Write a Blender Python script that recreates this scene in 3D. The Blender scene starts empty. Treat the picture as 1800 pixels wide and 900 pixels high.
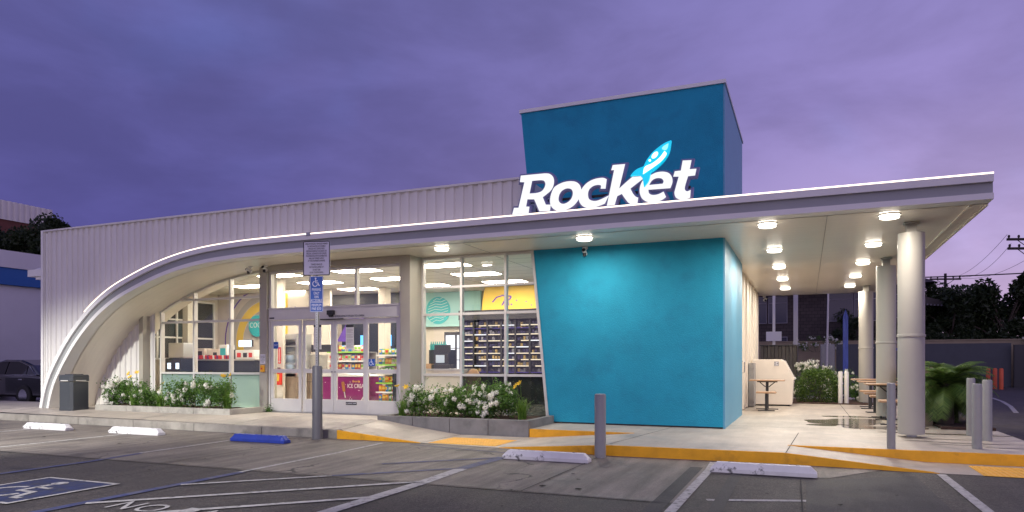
import bpy, math, random
from mathutils import Vector, Matrix
R = math.radians
random.seed(7)
S = bpy.context.scene
COL = S.collection

# ------------------------------------------------------------------ camera
CAMZ = 1.2
YAW = 22.9
cam_d = bpy.data.cameras.new("camera")
cam = bpy.data.objects.new("camera", cam_d); COL.objects.link(cam)
cam.location = (0, 0, CAMZ)
cam.rotation_euler = (R(90), 0, R(YAW))
cam_d.sensor_width = 36; cam_d.lens = 36 * 1224 / 1800
cam_d.shift_y = (638 - 450) / 1800
cam_d.clip_start = 0.05; cam_d.clip_end = 2000
S.camera = cam

# ------------------------------------------------------------------ dusk sky
W = bpy.data.worlds.new("World"); S.world = W; W.use_nodes = True
nt = W.node_tree; nt.nodes.clear()
def N(t, **k):
    n = nt.nodes.new(t)
    for a, b in k.items(): setattr(n, a, b)
    return n
def LK(a, b): nt.links.new(a, b)
def ramp(node, stops):
    e = node.color_ramp.elements
    while len(e) > 1: e.remove(e[-1])
    e[0].position = stops[0][0]; e[0].color = (*stops[0][1], 1)
    for p, c in stops[1:]:
        x = e.new(p); x.color = (*c, 1)
tc = N('ShaderNodeTexCoord')
sep = N('ShaderNodeSeparateXYZ'); LK(tc.outputs['Generated'], sep.inputs[0])
# elevation ramps for the dark (west-left) and light (east-right) sides
rl = N('ShaderNodeValToRGB'); ramp(rl, [(0.0, (.125, .112, .34)), (.12, (.100, .090, .31)), (.30, (.108, .102, .315)), (.50, (.122, .120, .335)), (1.0, (.055, .06, .20))])
rr = N('ShaderNodeValToRGB'); ramp(rr, [(0.0, (.70, .47, .62)), (.07, (.60, .44, .68)), (.18, (.47, .37, .66)), (.32, (.32, .26, .57)), (.5, (.24, .21, .50)), (1.0, (.12, .10, .28))])
LK(sep.outputs['Z'], rl.inputs[0]); LK(sep.outputs['Z'], rr.inputs[0])
side = N('ShaderNodeMapRange'); side.inputs['From Min'].default_value = -0.80; side.inputs['From Max'].default_value = 0.34
side.interpolation_type = 'SMOOTHSTEP'
LK(sep.outputs['X'], side.inputs['Value'])
mx = N('ShaderNodeMix', data_type='RGBA'); LK(side.outputs[0], mx.inputs[0]); LK(rl.outputs[0], mx.inputs[6]); LK(rr.outputs[0], mx.inputs[7])
def cloud(loc, scl, rot, scale, lo, hi, detail=4, rough=.5):
    m_ = N('ShaderNodeMapping'); m_.inputs['Scale'].default_value = scl; m_.inputs['Rotation'].default_value = rot; m_.inputs['Location'].default_value = loc
    n_ = N('ShaderNodeTexNoise'); n_.inputs['Scale'].default_value = scale; n_.inputs['Detail'].default_value = detail; n_.inputs['Roughness'].default_value = rough; n_.inputs['Distortion'].default_value = .25
    LK(tc.outputs['Generated'], m_.inputs[0]); LK(m_.outputs[0], n_.inputs['Vector'])
    r_ = N('ShaderNodeMapRange'); r_.inputs['From Min'].default_value = lo; r_.inputs['From Max'].default_value = hi; r_.interpolation_type = 'SMOOTHSTEP'; LK(n_.outputs[0], r_.inputs['Value'])
    return r_
# thin gaps where the bluer upper sky shows
g1 = cloud((.6, .2, .9), (1.15, 1, 1.5), (0, R(-35), 0), 2.6, .50, .72)
mg = N('ShaderNodeMath', operation='MULTIPLY'); mg.inputs[1].default_value = .4; LK(g1.outputs[0], mg.inputs[0])
bl1 = N('ShaderNodeMix', data_type='RGBA'); LK(mg.outputs[0], bl1.inputs[0]); LK(mx.outputs[2], bl1.inputs[6])
tint = N('ShaderNodeVectorMath', operation='MULTIPLY_ADD'); tint.inputs[1].default_value = (1.0, 1.28, 1.30); tint.inputs[2].default_value = (.02, .035, .10); LK(mx.outputs[2], tint.inputs[0]); LK(tint.outputs[0], bl1.inputs[7])
cr = cloud((3.1, 1.7, .4), (1, .9, 2.6), (0, R(14), 0), 4.2, .30, .72, 6, .55)
cr.inputs['To Min'].default_value = .86; cr.inputs['To Max'].default_value = 1.15
mul = N('ShaderNodeVectorMath', operation='SCALE'); LK(bl1.outputs[2], mul.inputs[0]); LK(cr.outputs[0], mul.inputs['Scale'])
# the afterglow at the opposite horizon (behind the photographer)
gl = N('ShaderNodeMapRange'); gl.inputs['From Min'].default_value = 0.1; gl.inputs['From Max'].default_value = -0.9; gl.interpolation_type = 'SMOOTHSTEP'
LK(sep.outputs['Y'], gl.inputs['Value'])
gc = N('ShaderNodeMix', data_type='RGBA'); gc.inputs[6].default_value = (0, 0, 0, 1); gc.inputs[7].default_value = (.35, .31, .38, 1)
LK(gl.outputs[0], gc.inputs[0])
add = N('ShaderNodeVectorMath', operation='ADD'); LK(mul.outputs[0], add.inputs[0]); LK(gc.outputs[2], add.inputs[1])
bg = N('ShaderNodeBackground'); bg.inputs['Strength'].default_value = 1.0
LK(add.outputs[0], bg.inputs[0])
wo = N('ShaderNodeOutputWorld'); LK(bg.outputs[0], wo.inputs[0])

vs = S.view_settings
vs.view_transform = 'Standard'; vs.look = 'None'; vs.exposure = 0; vs.gamma = 1; vs.use_curve_mapping = False
S.cycles.max_bounces = 7; S.cycles.transparent_max_bounces = 12; S.cycles.diffuse_bounces = 4; S.cycles.glossy_bounces = 3
S.cycles.sample_clamp_indirect = 4; S.cycles.caustics_reflective = False; S.cycles.caustics_refractive = False

# ------------------------------------------------------------------ helpers
s_, c_ = math.sin(R(YAW)), math.cos(R(YAW))
def onY(px, py, Y):
    "world x, z of a measured point that lies on the wall plane y = Y"
    u = (px - 900) / 1224; a = -s_ + u * c_; b = c_ + u * s_; d = Y / b
    return (a * d, CAMZ + (638 - py) / 1224 * d)

def tag(o, label=None, cat=None, group=None, kind=None):
    if label: o['label'] = label
    if cat: o['category'] = cat
    if group: o['group'] = group
    if kind: o['kind'] = kind
    return o
def empty(name, loc=(0, 0, 0), rz=0, label=None, cat=None, group=None):
    o = bpy.data.objects.new(name, None); COL.objects.link(o)
    o.location = loc; o.rotation_euler = (0, 0, rz); o.empty_display_size = .2
    return tag(o, label, cat, group)

class MB:
    def __init__(s): s.v = []; s.f = []; s.m = []; s.mi = 0
    def add(s, vs, fs):
        b = len(s.v); s.v += [tuple(v) for v in vs]
        for f in fs: s.f.append(tuple(i + b for i in f)); s.m.append(s.mi)
        return s
    def box(s, x0, x1, y0, y1, z0, z1, M=None):
        vs = [(x, y, z) for x in (x0, x1) for y in (y0, y1) for z in (z0, z1)]
        if M: vs = [M @ Vector(v) for v in vs]
        return s.add(vs, [(0, 1, 3, 2), (4, 6, 7, 5), (0, 4, 5, 1), (2, 3, 7, 6), (0, 2, 6, 4), (1, 5, 7, 3)])
    def cyl(s, x, y, z0, z1, r0, r1=None, n=24, cap=True, M=None):
        if r1 is None: r1 = r0
        vs = []
        for z, r in ((z0, r0), (z1, r1)):
            for i in range(n):
                a = 2 * math.pi * i / n; vs.append((x + r * math.cos(a), y + r * math.sin(a), z))
        if M: vs = [M @ Vector(v) for v in vs]
        fs = [(i, (i + 1) % n, n + (i + 1) % n, n + i) for i in range(n)]
        if cap: fs += [tuple(range(n - 1, -1, -1)), tuple(range(n, 2 * n))]
        return s.add(vs, fs)
    def lathe(s, prof, x=0, y=0, n=24, M=None):
        vs = []
        for r, z in prof:
            for i in range(n):
                a = 2 * math.pi * i / n; vs.append((x + r * math.cos(a), y + r * math.sin(a), z))
        if M: vs = [M @ Vector(v) for v in vs]
        fs = []
        for k in range(len(prof) - 1):
            for i in range(n):
                j = (i + 1) % n; fs.append((k * n + i, k * n + j, (k + 1) * n + j, (k + 1) * n + i))
        fs += [tuple(range(n - 1, -1, -1)), tuple(range((len(prof) - 1) * n, len(prof) * n))]
        return s.add(vs, fs)
    def prism(s, poly, a0, a1, axis='y'):
        "poly in the plane across the axis; extruded a0..a1"
        n = len(poly)
        def P(p, a):
            return {'y': (p[0], a, p[1]), 'x': (a, p[0], p[1]), 'z': (p[0], p[1], a)}[axis]
        vs = [P(p, a0) for p in poly] + [P(p, a1) for p in poly]
        fs = [tuple(range(n)), tuple(range(2 * n - 1, n - 1, -1))]
        fs += [(i, i + n, (i + 1) % n + n, (i + 1) % n) for i in range(n)]
        return s.add(vs, fs)
    def tube(s, pts, r, n=8, r1=None):
        pts = [Vector(p) for p in pts]; rings = []
        for k, p in enumerate(pts):
            t = (pts[min(k + 1, len(pts) - 1)] - pts[max(k - 1, 0)]).normalized()
            u = t.cross(Vector((0, 0, 1)) if abs(t.z) < .95 else Vector((1, 0, 0))).normalized(); w = t.cross(u)
            rr_ = r if r1 is None else r + (r1 - r) * k / (len(pts) - 1)
            rings.append([p + (u * math.cos(2 * math.pi * i / n) + w * math.sin(2 * math.pi * i / n)) * rr_ for i in range(n)])
        vs = [v for g in rings for v in g]; fs = []
        for k in range(len(pts) - 1):
            for i in range(n):
                j = (i + 1) % n; fs.append((k * n + i, k * n + j, (k + 1) * n + j, (k + 1) * n + i))
        fs += [tuple(range(n)), tuple(range((len(pts) - 1) * n, len(pts) * n))]
        return s.add(vs, fs)
    def build(s, name, mats, parent=None, bev=0, smooth=False, seg=2):
        me = bpy.data.meshes.new(name); me.from_pydata(s.v, [], s.f)
        if not isinstance(mats, (list, tuple)): mats = [mats]
        for m in mats: me.materials.append(m)
        me.polygons.foreach_set('material_index', s.m)
        import bmesh
        bm = bmesh.new(); bm.from_mesh(me); bmesh.ops.recalc_face_normals(bm, faces=bm.faces); bm.to_mesh(me); bm.free()
        o = bpy.data.objects.new(name, me); COL.objects.link(o)
        if parent: o.parent = parent
        if bev:
            b = o.modifiers.new('bevel', 'BEVEL'); b.width = bev; b.segments = seg; b.limit_method = 'ANGLE'; b.angle_limit = R(40)
        if smooth:
            me.polygons.foreach_set('use_smooth', [True] * len(me.polygons))
            me.set_sharp_from_angle(angle=R(35))
        return o
def struct(name, mb, m, label=None, **k):
    return tag(mb.build(name, m, **k), label, None, None, 'structure')
def copy_tree(o, parent=None):
    c = o.copy(); COL.objects.link(c)
    if parent: c.parent = parent
    for ch in list(o.children): copy_tree(ch, c)
    return c
def dup(root, loc, rz=0, label=None, sc=None):
    c = copy_tree(root); c.location = loc; c.rotation_euler = (0, 0, rz)
    if sc: c.scale = sc if isinstance(sc, tuple) else (sc,) * 3
    if label: c['label'] = label
    return c

def text_mesh(name, txt, size, m, parent, mat4, extrude=.002, align='CENTER', sx=1.0, space=1.0, line=1.0, shear=0):
    cu = bpy.data.curves.new('tmp_text', 'FONT'); cu.body = txt; cu.size = size; cu.extrude = extrude
    cu.align_x = align; cu.align_y = 'CENTER'; cu.space_character = space; cu.space_line = line; cu.shear = shear; cu.resolution_u = 3
    o = bpy.data.objects.new('tmp_text', cu); COL.objects.link(o)
    bpy.context.view_layer.update()
    me = bpy.data.meshes.new_from_object(o.evaluated_get(bpy.context.evaluated_depsgraph_get()))
    bpy.data.objects.remove(o); me.name = name
    me.transform(mat4 @ Matrix.Diagonal((sx, 1, 1, 1)))
    me.materials.clear(); me.materials.append(m)
    t = bpy.data.objects.new(name, me); COL.objects.link(t)
    if parent: t.parent = parent
    return t
def wallM(x, y, z):   # text upright on a wall facing -Y
    return Matrix.Translation((x, y, z)) @ Matrix.Rotation(R(90), 4, 'X')
def poly_curve(name, loops, m, parent, y, extrude, bevel=0):
    "filled outline in the x-z plane facing -Y; loops = list of [(x,z)..]"
    cu = bpy.data.curves.new('tmp_outline', 'CURVE'); cu.dimensions = '2D'; cu.fill_mode = 'BOTH'; cu.extrude = extrude; cu.bevel_depth = bevel; cu.bevel_resolution = 1
    for lp in loops:
        sp = cu.splines.new('POLY'); sp.points.add(len(lp) - 1)
        for p, q in zip(sp.points, lp): p.co = (q[0], q[1], 0, 1)
        sp.use_cyclic_u = True
    o = bpy.data.objects.new('tmp_outline', cu); COL.objects.link(o)
    bpy.context.view_layer.update()
    me = bpy.data.meshes.new_from_object(o.evaluated_get(bpy.context.evaluated_depsgraph_get()))
    bpy.data.objects.remove(o); me.name = name
    me.transform(Matrix.Translation((0, y, 0)) @ Matrix.Rotation(R(90), 4, 'X'))
    me.materials.clear(); me.materials.append(m)
    t = bpy.data.objects.new(name, me); COL.objects.link(t); t.parent = parent
    return t
def stroke(mb, pts, w, M, closed=False):
    "flat thick polyline in local xy, mapped by M"
    n = len(pts); L, Rr = [], []
    for i in range(n):
        a = Vector(pts[(i - 1) % n] if (closed or i > 0) else pts[i]); b = Vector(pts[(i + 1) % n] if (closed or i < n - 1) else pts[i])
        t = (b - a).normalized(); q = Vector((-t.y, t.x)) * w / 2; p = Vector(pts[i])
        L.append(M @ Vector((*(p + q), 0))); Rr.append(M @ Vector((*(p - q), 0)))
    fs = [(i, i + 1, n + i + 1, n + i) for i in range(n - 1)]
    if closed: fs.append((n - 1, 0, n, 2 * n - 1))
    mb.add(L + Rr, fs)
def isa(mb, M):
    "wheelchair symbol in a unit square (0..1), up = local y"
    c = [(.42 + .09 * math.cos(a * .5236), .88 + .09 * math.sin(a * .5236)) for a in range(12)]
    mb.add([M @ Vector((*p, 0)) for p in c], [tuple(range(12))])
    stroke(mb, [(.42, .78), (.44, .42), (.68, .42), (.80, .14), (.90, .16)], .085, M)
    stroke(mb, [(.43, .62), (.66, .62)], .07, M)
    stroke(mb, [(.36 + .27 * math.cos(R(a)), .33 + .27 * math.sin(R(a))) for a in range(100, 361, 15)], .07, M)

# ------------------------------------------------------------------ materials
def mat(name, col, rough=.6, metal=0, var=0, vscale=3, bump=0, bscale=20, emit=None, es=0, spec=.5, trans=0, coat=0, stretch=None, rvar=0, dirt=None, dscale=1.2, dlo=.5, dhi=.7):
    m = bpy.data.materials.new(name); m.use_nodes = True; t = m.node_tree; b = t.nodes['Principled BSDF']
    b.inputs['Base Color'].default_value = (*col, 1); b.inputs['Roughness'].default_value = rough; b.inputs['Metallic'].default_value = metal
    b.inputs['Specular IOR Level'].default_value = spec
    if coat: b.inputs['Coat Weight'].default_value = coat
    if emit: b.inputs['Emission Color'].default_value = (*emit, 1); b.inputs['Emission Strength'].default_value = es
    tcn = t.nodes.new('ShaderNodeTexCoord'); vec = tcn.outputs['Object']
    if stretch:
        mm = t.nodes.new('ShaderNodeMapping'); mm.inputs['Scale'].default_value = stretch; t.links.new(vec, mm.inputs[0]); vec = mm.outputs[0]
    cur = None
    if var:
        n = t.nodes.new('ShaderNodeTexNoise'); n.inputs['Scale'].default_value = vscale; n.inputs['Detail'].default_value = 5; n.inputs['Roughness'].default_value = .6
        t.links.new(vec, n.inputs['Vector'])
        r = t.nodes.new('ShaderNodeMapRange'); r.inputs['From Min'].default_value = .3; r.inputs['From Max'].default_value = .7
        r.inputs['To Min'].default_value = 1 - var; r.inputs['To Max'].default_value = 1 + var; t.links.new(n.outputs[0], r.inputs['Value'])
        v = t.nodes.new('ShaderNodeVectorMath'); v.operation = 'SCALE'; v.inputs[0].default_value = col; t.links.new(r.outputs[0], v.inputs['Scale'])
        cur = v.outputs[0]
        if rvar:
            r2 = t.nodes.new('ShaderNodeMapRange'); r2.inputs['From Min'].default_value = .3; r2.inputs['From Max'].default_value = .7
            r2.inputs['To Min'].default_value = rough - rvar; r2.inputs['To Max'].default_value = rough + rvar; t.links.new(n.outputs[0], r2.inputs['Value']); t.links.new(r2.outputs[0], b.inputs['Roughness'])
    if dirt:
        n = t.nodes.new('ShaderNodeTexNoise'); n.inputs['Scale'].default_value = dscale; n.inputs['Detail'].default_value = 6; n.inputs['Roughness'].default_value = .62
        t.links.new(vec, n.inputs['Vector'])
        r = t.nodes.new('ShaderNodeMapRange'); r.inputs['From Min'].default_value = dlo; r.inputs['From Max'].default_value = dhi; t.links.new(n.outputs[0], r.inputs['Value'])
        x = t.nodes.new('ShaderNodeMix'); x.data_type = 'RGBA'; t.links.new(r.outputs[0], x.inputs[0])
        if cur: t.links.new(cur, x.inputs[6])
        else: x.inputs[6].default_value = (*col, 1)
        x.inputs[7].default_value = (*dirt, 1); cur = x.outputs[2]
    if cur: t.links.new(cur, b.inputs['Base Color'])
    if bump:
        n = t.nodes.new('ShaderNodeTexNoise'); n.inputs['Scale'].default_value = bscale; n.inputs['Detail'].default_value = 4
        t.links.new(vec, n.inputs['Vector'])
        bp = t.nodes.new('ShaderNodeBump'); bp.inputs['Strength'].default_value = bump; bp.inputs['Distance'].default_value = .01
        t.links.new(n.outputs[0], bp.inputs['Height']); t.links.new(bp.outputs[0], b.inputs['Normal'])
    return m
def groundmat(name, col, rough, stain, crack=.0, agg=.3, streak=.3, bump=.5, scale_big=.45, sheen=.15):
    "worn paving: broad tone, streaks along the bays, aggregate speckle, spots and a crack net"
    m = bpy.data.materials.new(name); m.use_nodes = True; t = m.node_tree; b = t.nodes['Principled BSDF']
    tcn = t.nodes.new('ShaderNodeTexCoord')
    def noise(sc, det=4, ro=.6, st=None, loc=(0, 0, 0)):
        mm = t.nodes.new('ShaderNodeMapping'); mm.inputs['Scale'].default_value = st or (1, 1, 1); mm.inputs['Location'].default_value = loc; t.links.new(tcn.outputs['Object'], mm.inputs[0])
        n = t.nodes.new('ShaderNodeTexNoise'); n.inputs['Scale'].default_value = sc; n.inputs['Detail'].default_value = det; n.inputs['Roughness'].default_value = ro; t.links.new(mm.outputs[0], n.inputs['Vector']); return n.outputs[0]
    def rng(v, a, c, d, e):
        r = t.nodes.new('ShaderNodeMapRange'); r.inputs['From Min'].default_value = a; r.inputs['From Max'].default_value = c; r.inputs['To Min'].default_value = d; r.inputs['To Max'].default_value = e; t.links.new(v, r.inputs['Value']); return r.outputs[0]
    def mulm(a, c):
        q = t.nodes.new('ShaderNodeMath'); q.operation = 'MULTIPLY'; t.links.new(a, q.inputs[0]); t.links.new(c, q.inputs[1]); return q.outputs[0]
    f = mulm(rng(noise(scale_big, 6, .6), .3, .7, .80, 1.20), rng(noise(1.0, 5, .65, (5.5, .5, 1)), .3, .7, 1 - streak, 1 + streak))
    f = mulm(f, rng(noise(130, 2, .7), .32, .68, 1 - agg, 1 + agg)); f = mulm(f, rng(noise(55, 2, .8, loc=(3, 3, 0)), .3, .7, 1 - agg * .6, 1 + agg * .6)); f = mulm(f, rng(noise(28, 3, .7), .3, .7, 1 - agg * .5, 1 + agg * .5))
    v = t.nodes.new('ShaderNodeVectorMath'); v.operation = 'SCALE'; v.inputs[0].default_value = col; t.links.new(f, v.inputs['Scale'])
    def over(cur, fac, c2):
        x = t.nodes.new('ShaderNodeMix'); x.data_type = 'RGBA'; t.links.new(fac, x.inputs[0]); t.links.new(cur, x.inputs[6]); x.inputs[7].default_value = (*c2, 1); return x.outputs[2]
    cur = over(v.outputs[0], rng(noise(1.3, 6, .7, (1, 1, 1), (7, 3, 0)), .54, .70, 0, .85), stain)
    cur = over(cur, rng(noise(7.5, 3, .5, (1, 1, 1), (1, 9, 0)), .70, .74, 0, .7), stain)
    if crack:
        nz = t.nodes.new('ShaderNodeTexNoise'); nz.inputs['Scale'].default_value = 1.6; nz.inputs['Detail'].default_value = 6; t.links.new(tcn.outputs['Object'], nz.inputs['Vector'])
        ad = t.nodes.new('ShaderNodeVectorMath'); ad.operation = 'MULTIPLY_ADD'; ad.inputs[1].default_value = (.9, .9, .9); t.links.new(nz.outputs['Color'], ad.inputs[0]); t.links.new(tcn.outputs['Object'], ad.inputs[2])
        vo = t.nodes.new('ShaderNodeTexVoronoi'); vo.feature = 'DISTANCE_TO_EDGE'; vo.inputs['Scale'].default_value = crack; t.links.new(ad.outputs[0], vo.inputs['Vector'])
        k = mulm(rng(vo.outputs['Distance'], .0015, .0055, 1, 0), rng(noise(.5, 2, .5, (1, 1, 1), (4, 4, 0)), .46, .56, 0, 1)); cur = over(cur, k, (.012, .012, .012))
    t.links.new(cur, b.inputs['Base Color']); t.links.new(rng(noise(1.3, 6, .7, (1, 1, 1), (7, 3, 0)), .4, .7, rough, rough - sheen), b.inputs['Roughness'])
    bp = t.nodes.new('ShaderNodeBump'); bp.inputs['Strength'].default_value = bump; bp.inputs['Distance'].default_value = .008; t.links.new(noise(90, 4, .7), bp.inputs['Height']); t.links.new(bp.outputs[0], b.inputs['Normal'])
    return m
def emat(name, col, st):
    m = bpy.data.materials.new(name); m.use_nodes = True; t = m.node_tree; t.nodes.clear()
    e = t.nodes.new('ShaderNodeEmission'); e.inputs[0].default_value = (*col, 1); e.inputs[1].default_value = st
    o = t.nodes.new('ShaderNodeOutputMaterial'); t.links.new(e.outputs[0], o.inputs[0]); return m
def glass(name, tint=(1, 1, 1), refl=1.0, milk=0, milkcol=(1, 1, 1), rough=0.0):
    m = bpy.data.materials.new(name); m.use_nodes = True; t = m.node_tree; t.nodes.clear()
    tr = t.nodes.new('ShaderNodeBsdfTransparent'); tr.inputs[0].default_value = (*tint, 1)
    gs = t.nodes.new('ShaderNodeBsdfGlossy'); gs.inputs['Roughness'].default_value = rough
    fr = t.nodes.new('ShaderNodeLayerWeight'); fr.inputs[0].default_value = .5
    pw = t.nodes.new('ShaderNodeMath'); pw.operation = 'POWER'; pw.inputs[1].default_value = 5; t.links.new(fr.outputs['Facing'], pw.inputs[0])
    mu = t.nodes.new('ShaderNodeMath'); mu.operation = 'MULTIPLY_ADD'; mu.inputs[1].default_value = .9 * refl; mu.inputs[2].default_value = .07 * refl; mu.use_clamp = True
    t.links.new(pw.outputs[0], mu.inputs[0])
    mxs = t.nodes.new('ShaderNodeMixShader'); t.links.new(mu.outputs[0], mxs.inputs[0]); t.links.new(tr.outputs[0], mxs.inputs[1]); t.links.new(gs.outputs[0], mxs.inputs[2])
    last = mxs.outputs[0]
    if milk:
        d = t.nodes.new('ShaderNodeBsdfDiffuse'); d.inputs[0].default_value = (*milkcol, 1)
        tl = t.nodes.new('ShaderNodeBsdfTranslucent'); tl.inputs[0].default_value = (*milkcol, 1)
        a = t.nodes.new('ShaderNodeMixShader'); a.inputs[0].default_value = .5; t.links.new(d.outputs[0], a.inputs[1]); t.links.new(tl.outputs[0], a.inputs[2])
        q = t.nodes.new('ShaderNodeMixShader'); q.inputs[0].default_value = milk; t.links.new(last, q.inputs[1]); t.links.new(a.outputs[0], q.inputs[2]); last = q.outputs[0]
    o = t.nodes.new('ShaderNodeOutputMaterial'); t.links.new(last, o.inputs[0]); return m

M = {}
M['asphalt'] = groundmat('asphalt', (.056, .048, .044), .80, (.024, .022, .021), crack=.45, agg=.8, streak=.22, bump=.8)
M['apron'] = groundmat('apron_concrete', (.150, .130, .112), .72, (.045, .040, .037), crack=.25, agg=.3, streak=.42, bump=.4, scale_big=.8)
M['patch'] = groundmat('asphalt_patch', (.040, .038, .040), .8, (.02, .02, .02), agg=.45, streak=.2, bump=.8)
M['walk'] = groundmat('walk_concrete', (.42, .37, .31), .5, (.23, .215, .18), agg=.10, streak=.10, bump=.2, scale_big=1.2)
M['curb'] = mat('curb_concrete', (.27, .25, .22), .7, var=.2, vscale=3, bump=.2, bscale=50, dirt=(.15, .14, .125), dscale=2.5)
M['yellow'] = mat('yellow_curb_paint', (.78, .37, .008), .6, var=.12, vscale=5, bump=.15, bscale=60, dirt=(.45, .22, .02), dscale=3.5, dlo=.56, dhi=.78)
M['tactile'] = mat('tactile_yellow', (.80, .42, .05), .6, var=.12, vscale=9)
M['wpaint'] = mat('white_line_paint', (.42, .405, .39), .75, var=.2, vscale=8, dirt=(.12, .115, .11), dscale=16, dlo=.50, dhi=.68, bump=.3, bscale=110)
M['bpaint'] = mat('blue_line_paint', (.045, .055, .14), .7, var=.25, vscale=5, dirt=(.10, .10, .13), dscale=6, dlo=.45, dhi=.7)
M['bbox'] = mat('blue_box_paint', (.020, .030, .095), .7, var=.25, vscale=6, dirt=(.040, .042, .06), dscale=7, dlo=.42, dhi=.65)
M['crack'] = mat('crack', (.02, .02, .02), .9)
M['metalwall'] = mat('corrugated_white', (.66, .64, .61), .42, var=.05, vscale=2, stretch=(1, 1, .2), spec=.5)
M['white'] = mat('white_fascia', (.74, .73, .70), .38, var=.03, vscale=2)
M['recess'] = mat('grey_fascia_recess', (.30, .31, .31), .45, var=.05, vscale=2)
M['soffit'] = mat('soffit_paint', (.82, .76, .65), .26, var=.04, vscale=1.5, bump=.16, bscale=6, stretch=(.7, 9, 1), spec=.5)
M['teal'] = mat('teal_stucco', (.022, .30, .45), .75, spec=.2, var=.09, vscale=1.3, bump=.9, bscale=70, dirt=(.022, .235, .37), dscale=2.2, dlo=.5, dhi=.8)
M['tealside'] = mat('sky_lit_teal_metal', (.12, .36, .52), .5, var=.04, vscale=2)  # paler than the stucco: bright sky reflection put into the side colour
M['portal'] = mat('portal_taupe', (.36, .335, .28), .5, var=.04, vscale=2)
M['alu'] = mat('satin_aluminium', (.60, .585, .555), .35, metal=.05, var=.03, vscale=6)
M['sidewall'] = mat('warm_white_panel', (.72, .66, .57), .5, var=.04, vscale=1.5)
M['dark'] = mat('near_black', (.015, .015, .017), .5)
M['bollard'] = mat('grey_bollard_paint', (.27, .27, .265), .42, var=.05, vscale=6, dirt=(.16, .16, .17), dscale=6, dlo=.6, dhi=.75)
M['column'] = mat('taupe_column_paint', (.35, .335, .30), .45, var=.03, vscale=1.4)
M['steel'] = mat('galvanised_steel', (.30, .30, .31), .35, metal=.8, var=.1, vscale=12)
M['glass'] = glass('clear_glass')
M['glass_teal'] = glass('teal_film_glass', (.5, .8, .76), 1.0, .75, (.30, .44, .42))
M['glass_milk'] = glass('frosted_glass', (.8, .8, .78), 1.0, .6, (.55, .53, .48))
M['glass_smoke'] = glass('smoked_glass', (.22, .24, .24), 1.5, .5, (.05, .055, .055))
M['led'] = emat('led_strip', (1, .83, .68), 2.6)
M['lampface'] = emat('lamp_diffuser', (1, .91, .78), 3.0)
M['lampside'] = emat('lamp_side_diffuser', (1, .89, .74), 15.0)
M['panel'] = emat('light_panel', (1, .89, .72), 36)
M['letter'] = emat('letter_white', (.97, .98, 1), 1.05)
M['lettercase'] = mat('letter_case', (.10, .09, .22), .4, emit=(.35, .35, .75), es=.10)
M['rocket'] = mat('rocket_cyan', (.01, .55, .75), .4, emit=(.0, .62, .85), es=.75)
M['soil'] = mat('mulch', (.055, .028, .018), .9, var=.5, vscale=40, bump=1, bscale=60)
M['planter'] = mat('planter_concrete', (.36, .345, .30), .65, var=.14, vscale=2.5, bump=.15, bscale=50, dirt=(.2, .19, .17), dscale=3)
M['planterdark'] = mat('planter_concrete_grey', (.19, .185, .18), .65, var=.2, vscale=2.5, bump=.15, bscale=50, dirt=(.12, .12, .115), dscale=3)
def leafmat(name, a, b, rough=.5):
    m = mat(name, a, rough); t = m.node_tree; bs = t.nodes['Principled BSDF']
    g = t.nodes.new('ShaderNodeNewGeometry'); x = t.nodes.new('ShaderNodeMix'); x.data_type = 'RGBA'
    t.links.new(g.outputs['Random Per Island'], x.inputs[0]); x.inputs[6].default_value = (*a, 1); x.inputs[7].default_value = (*b, 1)
    t.links.new(x.outputs[2], bs.inputs['Base Color'])
    tl = t.nodes.new('ShaderNodeBsdfTranslucent'); t.links.new(x.outputs[2], tl.inputs[0]); ms = t.nodes.new('ShaderNodeMixShader'); ms.inputs[0].default_value = .4
    t.links.new(bs.outputs[0], ms.inputs[1]); t.links.new(tl.outputs[0], ms.inputs[2]); t.links.new(ms.outputs[0], t.nodes['Material Output'].inputs['Surface']); return m
M['rose'] = leafmat('rose_leaf', (.035, .095, .015), (.13, .26, .04))
M['lily'] = leafmat('lily_leaf', (.07, .17, .02), (.20, .34, .05))
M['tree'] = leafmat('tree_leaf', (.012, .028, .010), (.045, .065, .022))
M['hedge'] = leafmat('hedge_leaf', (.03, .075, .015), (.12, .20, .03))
M['palm'] = leafmat('palm_leaf', (.05, .11, .02), (.15, .24, .05))
M['petal'] = leafmat('white_petal', (.86, .85, .76), (.92, .91, .85))
M['petaly'] = mat('yellow_petal', (.80, .55, .03), .5)
M['stem'] = mat('stem_brown', (.07, .05, .03), .8)
M['bark'] = mat('bark', (.06, .045, .035), .9, var=.3, vscale=8)

# ================================================================== GROUND
def interp(x, pts):
    if x <= pts[0][0]: return pts[0][1]
    for (a, b), (c, d) in zip(pts, pts[1:]):
        if x <= c: return b + (d - b) * (x - a) / (c - a)
    return pts[-1][1]
g = MB(); g.add([(-300, -60, -.15), (300, -60, -.15), (300, 400, -.15), (-300, 400, -.15)], [(0, 1, 2, 3)])
struct('parking_lot_ground', g, M['asphalt'], 'dark worn asphalt of the parking lot')
def yc(x): return interp(x, [(-40, 10.9), (-18, 10.5), (-7.7, 10.2), (-6, 10.2), (-4.4, 10.1), (-2.7, 9.85), (-.25, 9.95), (1.5, 9.85)])
def rise(x, y): return .07 * min(max((y - 10.4) / 1.0, 0), 1) * min(max((-5.5 - x) / 2.2, 0), 1)
def hfront(x, y):
    b = interp(x, [(-7.7, 0), (-6.0, -.146), (-4.5, -.146), (-2.7, 0), (-.25, 0), (1.5, -.146)])
    return b + rise(x, y) * (1 + min(b, 0) / .146)
ap = MB(); ap.add([(-40, 6.75, -.146), (-1.15, 6.75, -.146), (-1.15, 9.98, -.146), (-40, 11.0, -.146)], [(0, 1, 2, 3)])
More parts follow.
